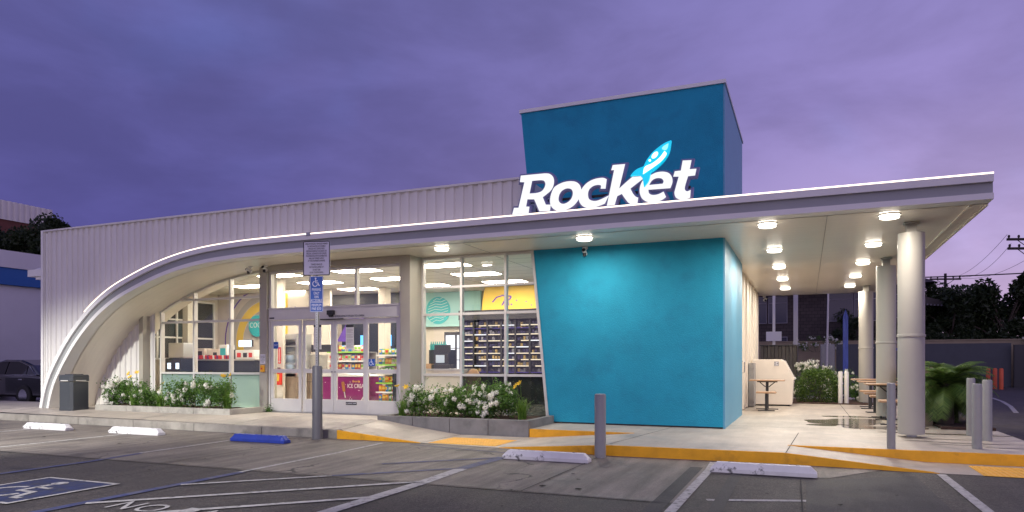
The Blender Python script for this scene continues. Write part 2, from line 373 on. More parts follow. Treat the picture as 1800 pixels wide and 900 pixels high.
ap.add([(-1.15, 8.75, -.146), (.25, 8.95, -.146), (.9, 9.9, -.146), (-1.15, 9.98, -.146)], [(0, 1, 2, 3)])
struct('concrete_apron', ap, M['apron'])
wk = MB()
def cells(x0, x1, y0f, y1f, hf, n, k=4):
    for i in range(n):
        a = x0 + (x1 - x0) * i / n; b = x0 + (x1 - x0) * (i + 1) / n
        for j in range(k):
            def P(x, t): 
                y = y0f(x) + (y1f(x) - y0f(x)) * t; return (x, y, hf(x, y))
            wk.add([P(a, j / k), P(b, j / k), P(b, (j + 1) / k), P(a, (j + 1) / k)], [(0, 1, 2, 3)])
C_ = lambda v: (lambda x: v)
for a, b, n in ((-40, -18, 4), (-18, -7.7, 20), (-7.7, -6, 8), (-6, -4.5, 4), (-4.5, -2.7, 8)): cells(a, b, lambda x: yc(x) + .15 * (x < -7.69), C_(11.75), hfront, n)
cells(-2.7, -.25, yc, C_(10.9), lambda x, y: 0, 5)
cells(-.25, 1.5, yc, C_(10.9), hfront, 8); cells(1.5, 3.1, C_(9.85), C_(10.9), lambda x, y: -.146, 2)
for a, b, n in ((-40, -18, 4), (-18, -7.7, 20), (-7.7, -2.7, 20)): cells(a, b, C_(11.75), C_(13.3), rise, n)
cells(-2.7, 3.1, C_(10.9), C_(13.3), lambda x, y: 0, 6); cells(-1.5, 3.1, C_(13.3), C_(27), lambda x, y: 0, 4, 12)
struct('walkway', wk, M['walk'], 'pale concrete walkway along the shop front')
cb = MB()
def riser(mb, x0, x1, yf, z0f, z1f, n=8):
    for i in range(n):
        a = x0 + (x1 - x0) * i / n; b = x0 + (x1 - x0) * (i + 1) / n
        mb.add([(a, yf(a), z0f(a)), (b, yf(b), z0f(b)), (b, yf(b), z1f(b)), (a, yf(a), z1f(a))], [(0, 1, 2, 3)])
xs = [-40] + [-18.3 + 1.77 * i for i in range(7)]
for a, b in zip(xs, xs[1:]):
    b -= .012
    cb.add([(a, yc(a), -.15), (b, yc(b), -.15), (b, yc(b), .0), (a, yc(a), .0), (b, yc(b) + .145, .002), (a, yc(a) + .145, .002)], [(0, 1, 2, 3), (3, 2, 4, 5)])
struct('curb', cb, M['curb'])
yl = MB()
H0 = C_(-.15)
riser(yl, -7.69, -5.98, yc, H0, lambda x: hfront(x, 10.2) + .003)
riser(yl, -4.5, 1.5, yc, H0, lambda x: hfront(x, 9.9) + .003, 24)
riser(yl, -4.62, -2.7, C_(11.75), lambda x: hfront(x, 11.7) - .01, C_(.003))
riser(yl, -.25, 3.1, C_(10.9), lambda x: hfront(x, 10.8) - .01, C_(.003), 14)
for a, b, yf in ((-7.69, -6.0, yc), (-4.4, 1.45, yc), (-4.62, -2.7, C_(11.75)), (-.25, 3.1, C_(10.9))):   # painted top arris
    n = 20
    for i in range(n):
        p, q = a + (b - a) * i / n, a + (b - a) * (i + 1) / n
        h = (lambda x: 0.004) if yf(0) > 10.5 else (lambda x: hfront(x, 9.9) + .004)
        w = .045
        yl.add([(p, yf(p) - .001, h(p)), (q, yf(q) - .001, h(q)), (q, yf(q) + w, h(q)), (p, yf(p) + w, h(p))], [(0, 1, 2, 3)])
yl.add([(3.1, 10.9, -.15), (3.1, 27, -.15), (3.1, 27, 0), (3.1, 10.9, 0)], [(0, 1, 2, 3)])
struct('painted_curb', yl, M['yellow'])
jt = MB()
for (x0, y0, x1, y1, zf) in ((-7.7, 10.2, -7.7, 11.9, rise), (-.25, 9.96, -.12, 12.9, C_(0)), (-2.7, 9.9, -2.3, 13.1, C_(0)), (-10.3, 10.4, -10.3, 12.7, rise), (-13, 10.5, -13, 11.5, rise),
                             (-1.4, 13.9, 3.1, 13.9, C_(0)), (-1.4, 17, 3.1, 17, C_(0)), (-1.4, 20.2, 3.1, 20.2, C_(0)), (.9, 13.9, .9, 26, C_(0)), (1.45, 9.86, 1.3, 10.9, C_(-.146)), (-5.98, 10.2, -5.98, 11.75, C_(-.146))):
    dx, dy = x1 - x0, y1 - y0; L = math.hypot(dx, dy); nx, ny = -dy / L * .006, dx / L * .006
    n = 6
    for i in range(n):
        a, b = i / n, (i + 1) / n; P = lambda t, s: (x0 + dx * t + nx * s, y0 + dy * t + ny * s, (zf(x0 + dx * t, y0 + dy * t) if zf is rise else zf(0)) + .003)
        jt.add([P(a, -1), P(b, -1), P(b, 1), P(a, 1)], [(0, 1, 2, 3)])
for pts in ([(-40, 6.76), (-9, 6.74), (-4.9, 6.78), (-1.15, 6.73)], [(-2.75, 6.75), (-2.72, 8.9), (-2.74, 9.8)], [(-.02, 6.2), (-.06, 8.7)], [(-12.8, 6.75), (-12.9, 10.3)], [(-7.95, 6.75), (-7.9, 10.1)]):
    stroke(jt, pts, .014, Matrix.Translation((0, 0, -.1375)))
struct('pavement_joint', jt, M['crack'])
tp = MB()
for (x0, x1, y0, y1) in ((-5.85, -4.62, 10.24, 11.15), (1.95, 3.0, 9.82, 10.68)):
    tp.box(x0, x1, y0, y1, -.144, -.139)
    nx, ny = int((x1 - x0) / .06), int((y1 - y0) / .06)
    for i in range(nx):
        for j in range(ny): tp.cyl(x0 + .03 + i * .06, y0 + .03 + j * .06, -.139, -.133, .014, .008, n=6)
struct('tactile_paving', tp, M['tactile'], 'yellow tactile paving with raised domes')
# markings
def T(z): return Matrix.Translation((0, 0, z))
wl = MB()
for x in (-14.5, -11.85): stroke(wl, [(x, -2), (x, 9.5)], .09, T(-.1415))
stroke(wl, [(-17.2, -2), (-17.2, 9.6)], .09, T(-.1415))
stroke(wl, [(-4.0, 2.0), (-3.97, 6.75), (-4.03, 7.9)], .16, T(-.1415))
stroke(wl, [(-1.15, 2.0), (-1.12, 9.0), (-1.15, 9.75)], .10, T(-.1415)); stroke(wl, [(1.55, 2.0), (1.5, 9.75)], .10, T(-.1415))
for yb in (4.85, 5.85, 6.85): stroke(wl, [(-6.35, yb - 2.3), (-4.02, yb)], .085, T(-.1405))
stroke(wl, [(-6.35, 5.65), (-5.2, 6.8)], .07, T(-.1405))
stroke(wl, [(-6.42, 6.6), (-6.46, 8.6), (-6.55, 9.9)], .07, T(-.1415))
stroke(wl, [(-9.15, 7.4), (-9.2, 9.2)], .07, T(-.1405))
stroke(wl, [(-.9, 7.05), (.6, 7.6)], .09, T(-.1455))
struct('painted_line', wl, M['wpaint'], 'white painted parking bay and hatching lines')
bl = MB()
stroke(bl, [(-9.0, -2), (-9.0, 6.5), (-9.12, 7.4)], .10, T(-.1415)); stroke(bl, [(-6.38, 2), (-6.4, 6.6)], .12, T(-.1415))
for yb in (7.95, 9.0): stroke(bl, [(-5.2, yb - 1.15), (-4.02, yb)], .085, T(-.1405))
stroke(bl, [(-4.03, 7.9), (-3.98, 9.1)], .17, T(-.1415)); stroke(bl, [(-6.4, 3.2), (-3.9, 3.2)], .12, T(-.1395))
stroke(bl, [(-6.0, 9.9), (-3.9, 9.5)], .05, T(-.1405))
struct('blue_painted_line', bl, M['bpaint'], 'faded blue painted accessible bay lines')
em = MB(); em.add([(-8.15, 4.25, -.1415), (-7.03, 4.25, -.1415), (-7.03, 5.4, -.1415), (-8.15, 5.4, -.1415)], [(0, 1, 2, 3)])
struct('accessible_marking', em, M['bbox'], 'blue square of the painted wheelchair symbol')
ew = MB(); stroke(ew, [(-8.15, 4.25), (-7.03, 4.25), (-7.03, 5.4), (-8.15, 5.4)], .075, T(-.1385), closed=True)
isa(ew, T(-.1385) @ Matrix.Translation((-8.05, 4.32, 0)) @ Matrix.Diagonal((.95, .98, 1, 1)))
struct('accessible_symbol_marking', ew, M['wpaint'], 'white wheelchair symbol and border painted on the asphalt')
pt = MB()
stroke(pt, [(-1.28, 2), (-1.3, 9.2)], .16, T(-.1435)); stroke(pt, [(-.72, 2), (-.78, 9.0)], .13, T(-.1435)); stroke(pt, [(.22, 5.5), (.5, 8.8)], .15, T(-.1435))
pt.add([(-.0, 2, -.1448), (1.3, 2, -.1448), (1.2, 9.5, -.1448), (.9, 9.3, -.1448), (0, 8.6, -.1448)], [(0, 1, 2, 3, 4)])
struct('asphalt_patch', pt, M['patch'], 'darker repair patches in the asphalt')
o = text_mesh('no_parking_marking', 'NO PARKING', .54, M['wpaint'], None, Matrix.Translation((-6.04, 4.615, -.139)) @ Matrix.Diagonal((1.0, .82, 1, 1)), 0, align='LEFT', sx=.70, space=1.12); tag(o, 'white NO PARKING words painted on the asphalt', kind='structure')
# puddles
pu = MB()
def blob(cx, cy, rx, ry, seed, n=40):
    rnd = random.Random(seed); ph = [rnd.uniform(0, 6.28) for _ in range(5)]
    vs = []
    for i in range(n):
        a = 2 * math.pi * i / n; k = 1 + sum(.13 / (q * .6 + .6) * math.sin((q + 2) * a + ph[q]) for q in range(5))
        vs.append((cx + rx * k * math.cos(a), cy + ry * k * math.sin(a), .004))
    pu.add(vs, [tuple(range(n))])
for i, a in enumerate([(.75, 15.7, .85, .75), (1.35, 14.5, .65, .45), (.35, 14.75, .35, .22), (.9, 17.2, .45, .3), (2.1, 13.6, .8, .12)]): blob(*a, i)
M['puddle'] = mat('wet_concrete', (.26, .22, .18), .09, spec=1.0)
struct('puddle', pu, M['puddle'], 'shallow water lying on the breezeway floor')
st = MB(); pu = st
for i, a in enumerate([(2.3, 12.2, .5, .05), (2.1, 11.9, .35, .035), (1.9, 12.7, .5, .05), (2.6, 11.7, .3, .03), (1.6, 12.3, .25, .05)]): blob(*a, 20 + i)
struct('damp_stain', st, mat('damp_concrete', (.22, .185, .15), .35), 'damp streaks on the walkway by the bollards')

# ================================================================== STORE
store = empty('convenience_store', (0, 0, 0), 0, 'white corrugated shop with sweeping arch front, teal tower and deep canopy', 'shop')
# --- arch profile (inner edge), x,z
raw = [(-17.43, -.02), (-17.33, .35), (-17.16, .73), (-16.8, 1.24), (-16.37, 1.73), (-15.76, 2.25), (-15.08, 2.65), (-14.32, 2.94), (-13.59, 3.16), (-12.89, 3.31), (-12.21, 3.40), (-11.55, 3.445), (-10.9, 3.47), (-9.7, 3.48), (-8.5, 3.48)]
def catmull(P, k=5):
    out = []
    for i in range(len(P) - 1):
        p0, p1, p2, p3 = P[max(i - 1, 0)], P[i], P[i + 1], P[min(i + 2, len(P) - 1)]
        for j in range(k):
            t = j / k
            out.append(tuple(.5 * (2 * p1[a] + (p2[a] - p0[a]) * t + (2 * p0[a] - 5 * p1[a] + 4 * p2[a] - p3[a]) * t * t + (3 * p1[a] - p0[a] - 3 * p2[a] + p3[a]) * t ** 3) for a in (0, 1)))
    return out + [P[-1]]
XR = 2.40
arc = catmull(raw) + [(-5, 3.48), (-1, 3.48), (XR, 3.48)]
nrm = []
for i in range(len(arc)):
    a, b = arc[max(i - 1, 0)], arc[min(i + 1, len(arc) - 1)]; tx, tz = b[0] - a[0], b[1] - a[1]; L = math.hypot(tx, tz); nrm.append((-tz / L, tx / L))
nrm[0] = (-1, 0)
def off(i, n): return (arc[i][0] + nrm[i][0] * n, max(arc[i][1] + nrm[i][1] * n, -.02))
def sweep(mb, n0, n1, y0, y1, i0=0, i1=None):
    i1 = i1 or len(arc)
    vs = []
    for i in range(i0, i1):
        a, b = off(i, n0), off(i, n1); vs += [(a[0], y0, a[1]), (b[0], y0, b[1]), (b[0], y1, b[1]), (a[0], y1, a[1])]
    k = i1 - i0; fs = []
    for i in range(k - 1):
        for q in range(4): fs.append((4 * i + q, 4 * i + (q + 1) % 4, 4 * i + 4 + (q + 1) % 4, 4 * i + 4 + q))
    fs += [(0, 1, 2, 3), (4 * k - 4, 4 * k - 3, 4 * k - 2, 4 * k - 1)]
    mb.add(vs, fs)
def archz(x):
    for (a, b), (c, d) in zip(arc, arc[1:]):
        if a <= x <= c: return b + (d - b) * (x - a) / max(c - a, 1e-6)
    return 0 if x < arc[0][0] else 3.48
YF = 11.5
fas = MB(); sweep(fas, .245, .35, YF, 11.86); f0 = fas.build('fascia', M['white'], store)
b = MB(); sweep(b, .085, .245, YF + .055, 11.84); b.build('recessed_band', M['recess'], f0)
b = MB(); sweep(b, .0, .085, YF, 11.84); b.build('lower_band', M['white'], f0)
i_led = next(i for i, p in enumerate(arc) if p[0] > -15.9)
i_gap = next(i for i, p in enumerate(arc) if p[0] > -9.6)
b = MB(); sweep(b, .352, .374, YF + .0, YF + .030, i_led, None); b.build('light_strip', M['led'], f0)
b = MB(); b.box(-9.43, -9.33, YF - .012, YF + .04, 3.80, 3.87); b.build('strip_joint', M['steel'], f0)
for x, z in ((-17.36, 1.05), (-16.98, 1.62)):
    b = MB(); b.tube([(x, YF + .2, z), (x + .07, YF + .2, z + .13)], .012); b.build('light_strip', M['led'], f0)
# soffit sheet following the arch, then the flat canopy underside
sf = MB(); vs = []; fs = []
idx = [i for i in range(len(arc))]
for i in idx:
    x, z = arc[i]; n = nrm[i]; vs += [(x, YF + .3, z), (x, 13.5, z), (x + n[0] * .03, 13.5, z + n[1] * .03), (x + n[0] * .03, YF + .3, z + n[1] * .03)]
for k in range(len(idx) - 1):
    for q in range(4): fs.append((4 * k + q, 4 * k + (q + 1) % 4, 4 * k + 4 + (q + 1) % 4, 4 * k + 4 + q))
sf.add(vs, fs)
so = sf.build('soffit', M['soffit'], store)
b = MB(); b.box(-1.6, XR, 13.5, 25.2, 3.48, 3.52); b.build('canopy_soffit', M['soffit'], store)
b = MB(); b.box(.297, .303, 11.85, 25.15, 3.474, 3.479); b.box(-6.02, -6.015, 11.85, 13.1, 3.474, 3.479); b.build('soffit_seam', M['dark'], store)
b = MB(); b.box(2.17, 2.20, 11.86, 25.1, 3.455, 3.479); b.build('drip_trim', M['soffit'], store)
b = MB(); b.box(-1.38, XR - .02, 11.87, 25.2, 3.53, 3.80); b.build('canopy_roof', M['recess'], store)
b = MB(); b.box(XR - .015, XR + .01, 11.87, 25.2, 3.46, 3.83); b.build('side_fascia', M['soffit'], store)

# --- corrugated sheet
def corr(mb, x0, x1, zb, zt, y, per=.2, dep=.035, flip=1):
    prof = [(0, 0), (.42, 0), (.5, 1), (.92, 1), (1, 0)]
    pts = []; x = x0
    while x < x1:
        for a, d in prof[:-1]:
            xx = x + a * per
            if xx <= x1: pts.append((xx, y + d * dep * flip))
        x += per
    pts.append((x1, y))
    for (a, ya), (c, yb) in zip(pts, pts[1:]):
        z0a, z0b = zb(a), zb(c); z1a, z1b = zt(a), zt(c)
        if z1a <= z0a and z1b <= z0b: continue
        mb.add([(a, ya, z0a), (c, yb, z0b), (c, yb, max(z1b, z0b)), (a, ya, max(z1a, z0a))], [(0, 1, 2, 3)])
outer = [off(i, .30) for i in range(len(arc))]
def outz(x):
    for (a, b), (c, d) in zip(outer, outer[1:]):
        if a <= x <= c: return b + (d - b) * (x - a) / max(c - a, 1e-6)
    return 0 if x < outer[0][0] else 3.78
b = MB(); corr(b, -18.08, -4.72, outz, C_(4.56), 11.80); b.build('corrugated_parapet', M['metalwall'], store)
b = MB(); b.box(-18.1, -18.02, 11.76, 11.9, 0, 4.57); b.box(-17.9, -17.86, 11.77, 11.81, .6, 4.5); b.build('corner_trim', M['white'], store)
b = MB(); b.box(-18.12, -4.70, 11.77, 11.98, 4.562, 4.60); b.box(-4.72, -4.69, 11.8, 13.14, 3.85, 4.561); b.build('parapet_coping', M['metalwall'], store)
b = MB(); b.box(-18.08, -18.04, 11.9, 20.2, 0, 4.55); b.box(-18.08, -18.0, 20.2, 20.24, 0, 4); b.box(-18.0, -1.5, 20.2, 20.26, 0, 4.2); b.build('outer_wall', M['metalwall'], store)
b = MB(); b.box(-18.03, -1.55, 12.0, 20.2, 3.75, 3.85); b.build('roof', M['recess'], store)
# eave beam and downpipe on the left end
b = MB(); b.box(-19.0, -18.12, 12.0, 12.3, 3.48, 3.66); b.box(-18.75, -18.12, 12.05, 12.3, 3.40, 3.479); b.add([(-18.85, 12.05, 3.662), (-18.12, 12.05, 3.662), (-18.12, 12.3, 3.83), (-18.6, 12.3, 3.83)], [(0, 1, 2, 3)])
b.build('side_eave', M['white'], store)
b = MB(); b.box(-18.26, -18.14, 11.92, 12.04, -.02, 3.4); b.box(-18.13, -18.105, 11.85, 11.95, 0, 3.4); b.build('downpipe', M['white'], store)
# --- wing wall under the arch
b = MB(); corr(b, -17.35, -15.68, C_(0), archz, 12.72, per=.2, dep=.035); corr(b, -15.52, -15.34, C_(0), lambda x: archz(x) - .02, 12.86, per=.2, dep=.03); b.build('wing_wall', M['metalwall'], store)
def clipbox(mb, x0, x1, y0, y1, z0, top=None):
    f = top or archz
    mb.prism([(x0, z0), (x1, z0), (x1, f(x1)), (x0, f(x0))], y0, y1)
b = MB(); clipbox(b, -15.68, -15.54, 12.66, 12.9, 0); b.build('pilaster', M['portal'], store, bev=.005)

# --- interior shell
M['tiles'] = mat('ceiling_tiles', (.80, .77, .70), .8)
t = M['tiles'].node_tree; br = t.nodes.new('ShaderNodeTexBrick'); br.offset = 0; br.inputs['Scale'].default_value = 1.0
br.inputs['Brick Width'].default_value = 1.2; br.inputs['Row Height'].default_value = .6; br.inputs['Mortar Size'].default_value = .012
br.inputs['Color1'].default_value = (.90, .87, .80, 1); br.inputs['Color2'].default_value = (.85, .82, .75, 1); br.inputs['Mortar'].default_value = (.35, .33, .30, 1)
tcn = t.nodes.new('ShaderNodeTexCoord'); t.links.new(tcn.outputs['Object'], br.inputs['Vector']); t.links.new(br.outputs['Color'], t.nodes['Principled BSDF'].inputs['Base Color'])
M['cream'] = mat('cream_wall', (.64, .58, .50), .6, var=.03)
M['floor'] = mat('shop_floor', (.74, .69, .61), .25, var=.05, vscale=2)
b = MB(); b.box(-17.95, -5.2, 12.75, 20.0, .0, .075); b.build('interior_floor', M['floor'], store)
b = MB(); b.box(-17.95, -4.9, 13.26, 20.0, 3.44, 3.47); b.build('interior_ceiling', M['tiles'], store)
b = MB(); b.box(-17.95, -17.8, 12.8, 20.1, .08, 3.44); b.box(-17.8, -4.9, 19.6, 19.75, .08, 3.44); b.box(-17.8, -15.5, 12.92, 12.96, .08, 3.3); b.build('interior_wall', M['cream'], store)
# --- tower (front leans out to the left as it rises)
YT = 13.15
bl_, tl = onY(966, 741, YT), onY(916, 203, YT); XT = onY(1271, 149, YT)[0]; ZT = 6.28
sl = lambda z: bl_[0] + (tl[0] - bl_[0]) * z / ZT
tw = MB(); tw.prism([(sl(.03), .03), (XT, .03), (XT, ZT), (sl(ZT), ZT)], YT, 16.9)
tower = tw.build('tower', M['teal'], store)
b = MB(); b.box(XT, XT + .03, YT + .02, 16.88, .0, ZT - .01); b.build('side_panel', M['tealside'], tower)  # sheet over the tower's right side, in the sky-lightened teal
b = MB(); b.box(sl(ZT) - .03, XT + .05, YT - .03, 16.95, ZT + .002, ZT + .07); b.build('coping', M['white'], tower)
b = MB(); b.box(sl(0) + .02, XT - .01, YT + .02, 16.8, -.16, .028); b.build('plinth', M['dark'], tower)
b = MB(); b.prism([(sl(.02) - .055, .02), (sl(.02) - .003, .02), (sl(3.48) - .003, 3.478), (sl(3.48) - .055, 3.478)], YT - .02, YT + .1); b.build('edge_trim', M['alu'], tower)
# breezeway wall with vertical ribs
XW = -1.5
bw = MB(); bw.box(-1.7, XW, 16.95, 25.2, 0, 3.48); 
wl_ = bw.build('breezeway_wall', M['sidewall'], store)
b = MB()
for i, y in enumerate((17.4, 18.5, 19.6, 20.7, 21.8, 22.9, 24.0)): b.box(XW, XW + .05, y, y + .5, .02, 3.47)
b.build('wall_panel', M['sidewall'], wl_, bev=.006)
b = MB(); b.box(XW + .0, XW + .10, 17.0, 17.12, .0, 3.47); b.build('wall_post', M['portal'], wl_)
b = MB(); b.tube([(XW + .05, 17.9, .95), (XW + .11, 17.9, .97), (XW + .11, 17.9, 1.23), (XW + .05, 17.9, 1.25)], .012); b.build('door_pull', M['steel'], wl_)
# --- glazing builder
def glazing(name, mulls, rails, y, top, z0, panes, right=None, w=.05, dep=.11):
    "one window: frame + panes; mulls = x positions, rails = z positions"
    win = empty(name); win.parent = store
    fr = MB(); X0, X1 = mulls[0], mulls[-1]
    rx = (lambda z: X1) if right is None else right
    n = len(mulls)
    for i, x in enumerate(mulls):
        if i == n - 1 and right: continue
        a = x - (w / 2 if 0 < i < n - 1 else (0 if i == 0 else w)); clipbox(fr, a, a + w, y - dep / 2, y + dep / 2, z0, top)
    for k, z in enumerate(rails):
        xa, xb = X0 + .001, rx(z) - .001
        xs_ = [xa + (xb - xa) * q / 24 for q in range(25)]
        ok = [x for x in xs_ if top(x) > z + .02]
        if ok: fr.box(ok[0], ok[-1], y - dep / 2 + .012, y + dep / 2 - .012, z - w / 2, z + w / 2)
    xs_ = [X0 + (rx(top(X1)) - X0) * q / 24 for q in range(25)]
    for a, c in zip(xs_, xs_[1:]): fr.prism([(a, top(a) - w), (c, top(c) - w), (c, top(c) - .003), (a, top(a) - .003)], y - dep / 2 + .006, y + dep / 2 - .006)
    fr.build('frame', M['alu'], win)
    zz = [z0] + list(rails) + [9]
    for i in range(n - 1):
        for k in range(len(zz) - 1):
            za, zb = zz[k], zz[k + 1]
            q = 8; lo, hi = [], []
            for j in range(q + 1):
                t_ = j / q
                xb0 = mulls[i + 1] if (i < n - 2 or right is None) else rx(za); xb1 = mulls[i + 1] if (i < n - 2 or right is None) else rx(min(zb, 3.45))
                xl = mulls[i] + (xb0 - mulls[i]) * t_; xh = mulls[i] + (xb1 - mulls[i]) * t_
                zh = min(zb, top(xh) - .01)
                lo.append((xl, za)); hi.append((xh, max(zh, za)))
            if max(h[1] for h in hi) <= za + .03: continue
            p = MB(); vs = []; fs = []
            for j in range(q + 1): vs += [(lo[j][0], y, lo[j][1]), (hi[j][0], y, hi[j][1])]
            for j in range(q):
                if hi[j][1] > za + .001 or hi[j + 1][1] > za + .001: fs.append((2 * j, 2 * j + 2, 2 * j + 3, 2 * j + 1))
            p.add(vs, fs); p.build('pane', M[panes(i, k)], win)
    return win
glazing('arch_window', [-15.34, -14.17, -12.98, -11.72], [.945, 2.235, 2.79], 13.05, lambda x: min(archz(x), 3.46), .07, lambda i, k: 'glass_teal' if k == 0 else 'glass')
XTl = lambda z: sl(z) - .05
glazing('shop_window', [-7.68, -6.72, -5.70, XTl(2)], [.945, 2.24, 2.82], 13.19, C_(3.475), 0.0, lambda i, k: ('glass_milk' if i == 0 else 'glass_smoke') if k == 0 else 'glass', right=XTl)
# dark pieces to the left of the glass film
# --- entrance portal and sliding doors
ent = empty('entrance'); ent.parent = store
YP = 12.68
b = MB(); b.box(-11.76, -11.54, YP, YP + .16, .0, 3.478); b.box(-11.76, -11.70, YP + .161, 13.2, .0, 3.478); b.box(-7.93, -7.69, YP, 13.3, -.05, 3.478); b.box(-11.54, -7.93, YP, 13.2, 3.33, 3.478)
b.build('portal_frame', M['portal'], ent, bev=.006)
b = MB(); b.box(-11.53, -7.94, YP + .05, YP + .2, 2.19, 2.47)
b.box(-11.53, -7.94, YP + .07, YP + .18, 3.27, 3.328)
for x in (-11.53, -10.39, -9.14, -7.99): b.box(x, x + .055, YP + .07, YP + .18, 2.471, 3.269)
b.box(-11.53, -11.485, YP + .05, YP + .2, .07, 2.189); b.box(-7.985, -7.94, YP + .05, YP + .2, .07, 2.189)
b.build('transom_frame', M['alu'], ent, bev=.003)
b = MB(); b.box(-11.53, -7.94, YP + .03, YP + .049, 2.44, 2.47); b.box(-11.53, -7.94, YP + .03, YP + .049, 2.19, 2.21); b.build('header_trim', M['alu'], ent)
for a, c in ((-11.475, -10.39), (-10.335, -9.14), (-9.085, -7.99)):
    p = MB(); p.add([(a, YP + .12, 2.47), (c, YP + .12, 2.47), (c, YP + .12, 3.27), (a, YP + .12, 3.27)], [(0, 1, 2, 3)]); p.build('transom_pane', M['glass'], ent)
DX = [-11.48, -10.60, -9.735, -8.87, -7.99]
for i in range(4):
    x0, x1 = DX[i] + .004, DX[i + 1] - .004; yy = YP + (.07 if i in (0, 3) else .115)
    d = MB(); sw = .075
    d.box(x0, x0 + sw, yy, yy + .045, .085, 2.18); d.box(x1 - sw, x1, yy, yy + .045, .085, 2.18)
    d.box(x0 + sw, x1 - sw, yy + .002, yy + .043, .085, .38); d.box(x0 + sw, x1 - sw, yy + .002, yy + .043, .97, 1.06); d.box(x0 + sw, x1 - sw, yy + .002, yy + .043, 2.06, 2.18)
    dr = d.build('sliding_door', M['alu'], ent, bev=.003)
    p = MB()
    for za, zb in ((.38, .97), (1.06, 2.06)): p.add([(x0 + sw, yy + .022, za), (x1 - sw, yy + .022, za), (x1 - sw, yy + .022, zb), (x0 + sw, yy + .022, zb)], [(0, 1, 2, 3)])
    p.build('pane', M['glass'], dr)
    if i == 1 or i == 2:
        b = MB(); b.cyl(0, 0, 0, .02, .018, n=12, M=Matrix.Translation((x1 - .04 if i == 1 else x0 + .04, yy, 1.0)) @ Matrix.Rotation(R(90), 4, 'X')); b.build('lock', M['steel'], dr)
b = MB(); b.box(-9.83, -9.65, YP - .02, YP + .05, 2.27, 2.37); b.prism([(-9.80, 2.27), (-9.68, 2.27), (-9.71, 2.22), (-9.77, 2.22)], YP - .015, YP + .04); b.build('motion_sensor', M['dark'], ent, bev=.01)
b = MB(); b.box(-10.05, -9.42, YP + .028, YP + .05, 2.165, 2.185); b.build('rubber_seal', M['dark'], ent)
text_mesh('header_notice', 'IN EMERGENCY PUSH TO OPEN', .06, M['dark'], ent, wallM(-9.3, YP + .047, 2.235), .001)
b = MB(); b.box(-11.5, -11.36, YP + .044, YP + .05, 2.225, 2.255); b.build('header_badge', M['dark'], ent)
b = MB(); b.box(-11.53, -7.94, YP - .05, YP + .25, .05, .084); b.build('threshold', M['steel'], ent)
# --- columns under the canopy
colm = None
for (x, y, n) in ((1.57, 12.93, 0), (1.60, 17.1, 1), (1.62, 22.9, 2)):
    c = MB(); c.lathe([(.195, .05), (.195, 1.62), (.207, 1.625), (.207, 1.66), (.195, 1.665), (.195, 3.30)], n=40)
    k = MB(); k.box(-.07, .07, -.07, .07, -.01, .052); k2 = MB(); k2.box(-.075, .075, -.06, .06, 3.30, 3.44); k2.box(-.11, .11, -.09, .09, 3.44, 3.475)
    if n == 0:
        cc = c.build('column', M['column'], store, smooth=True); cc.location = (x, y, 0)
        k.build('column_foot', M['steel'], cc); k2.build('column_bracket', M['column'], cc, bev=.004)
    else:
        c2 = copy_tree(cc, store); c2.location = (x, y, 0)

# ================================================================== LAMPS
def lamp(name, kind, loc, power, col, rot=None, size=.3, spot=None, blend=.3, parent=None, spread=None):
    d = bpy.data.lights.new(name, kind); d.energy = power; d.color = col
    if kind == 'AREA':
        d.shape = 'DISK'; d.size = size
        if spread: d.spread = spread
    else: d.shadow_soft_size = size
    if kind == 'SPOT': d.spot_size = spot; d.spot_blend = blend
    o = bpy.data.objects.new(name, d); COL.objects.link(o); o.location = loc
    if rot: o.rotation_euler = rot
    if parent: o.parent = parent
    return o
WARM = (1, .91, .79)
cl = empty('canopy_light', (1.18, 12.12, 3.478), 0, 'nearest round light of the outer canopy row', 'light', 'round lights under the canopy')
b = MB(); b.lathe([(.10, 0), (.175, -.004), (.175, -.02), (.10, -.021)], n=32); b.build('top_ring', M['recess'], cl)
b = MB(); b.lathe([(.14, -.022), (.155, -.025), (.155, -.055), (.14, -.057)], n=32); b.build('upper_diffuser', M['lampside'], cl)
b = MB(); b.lathe([(.150, -.058), (.172, -.060), (.172, -.074), (.150, -.076)], n=32); b.build('band', M['recess'], cl)
b = MB(); b.lathe([(.155, -.078), (.155, -.092), (.13, -.108), (.07, -.116), (.01, -.118)], n=32); b.build('diffuser', M['lampface'], cl)
lamp('downlight', 'AREA', (0, 0, -.125), 48, WARM, (0, 0, 0), .24, parent=cl)
cl.scale = (.9, .9, .58)
LY = (12.12, 14.88, 17.53, 20.13, 22.65); nm = ('nearest', 'second', 'third', 'fourth', 'farthest')
for r_, (x, side_) in enumerate(((1.18, 'outer canopy row beside the columns'), (-.585, 'inner canopy row nearer the building wall'))):
    for k, y in enumerate(LY):
        lb = f'{nm[k]} round light of the {side_}'
        if r_ == 0 and k == 0: cl['label'] = lb
        else: dup(cl, (x, y, 3.478), 0, lb)
dup(cl, (-3.70, 12.13, 3.478), 0, 'round soffit light shining down the teal wall')
dup(cl, (-6.63, 12.13, 3.478), 0, 'round soffit light above the right shop window')

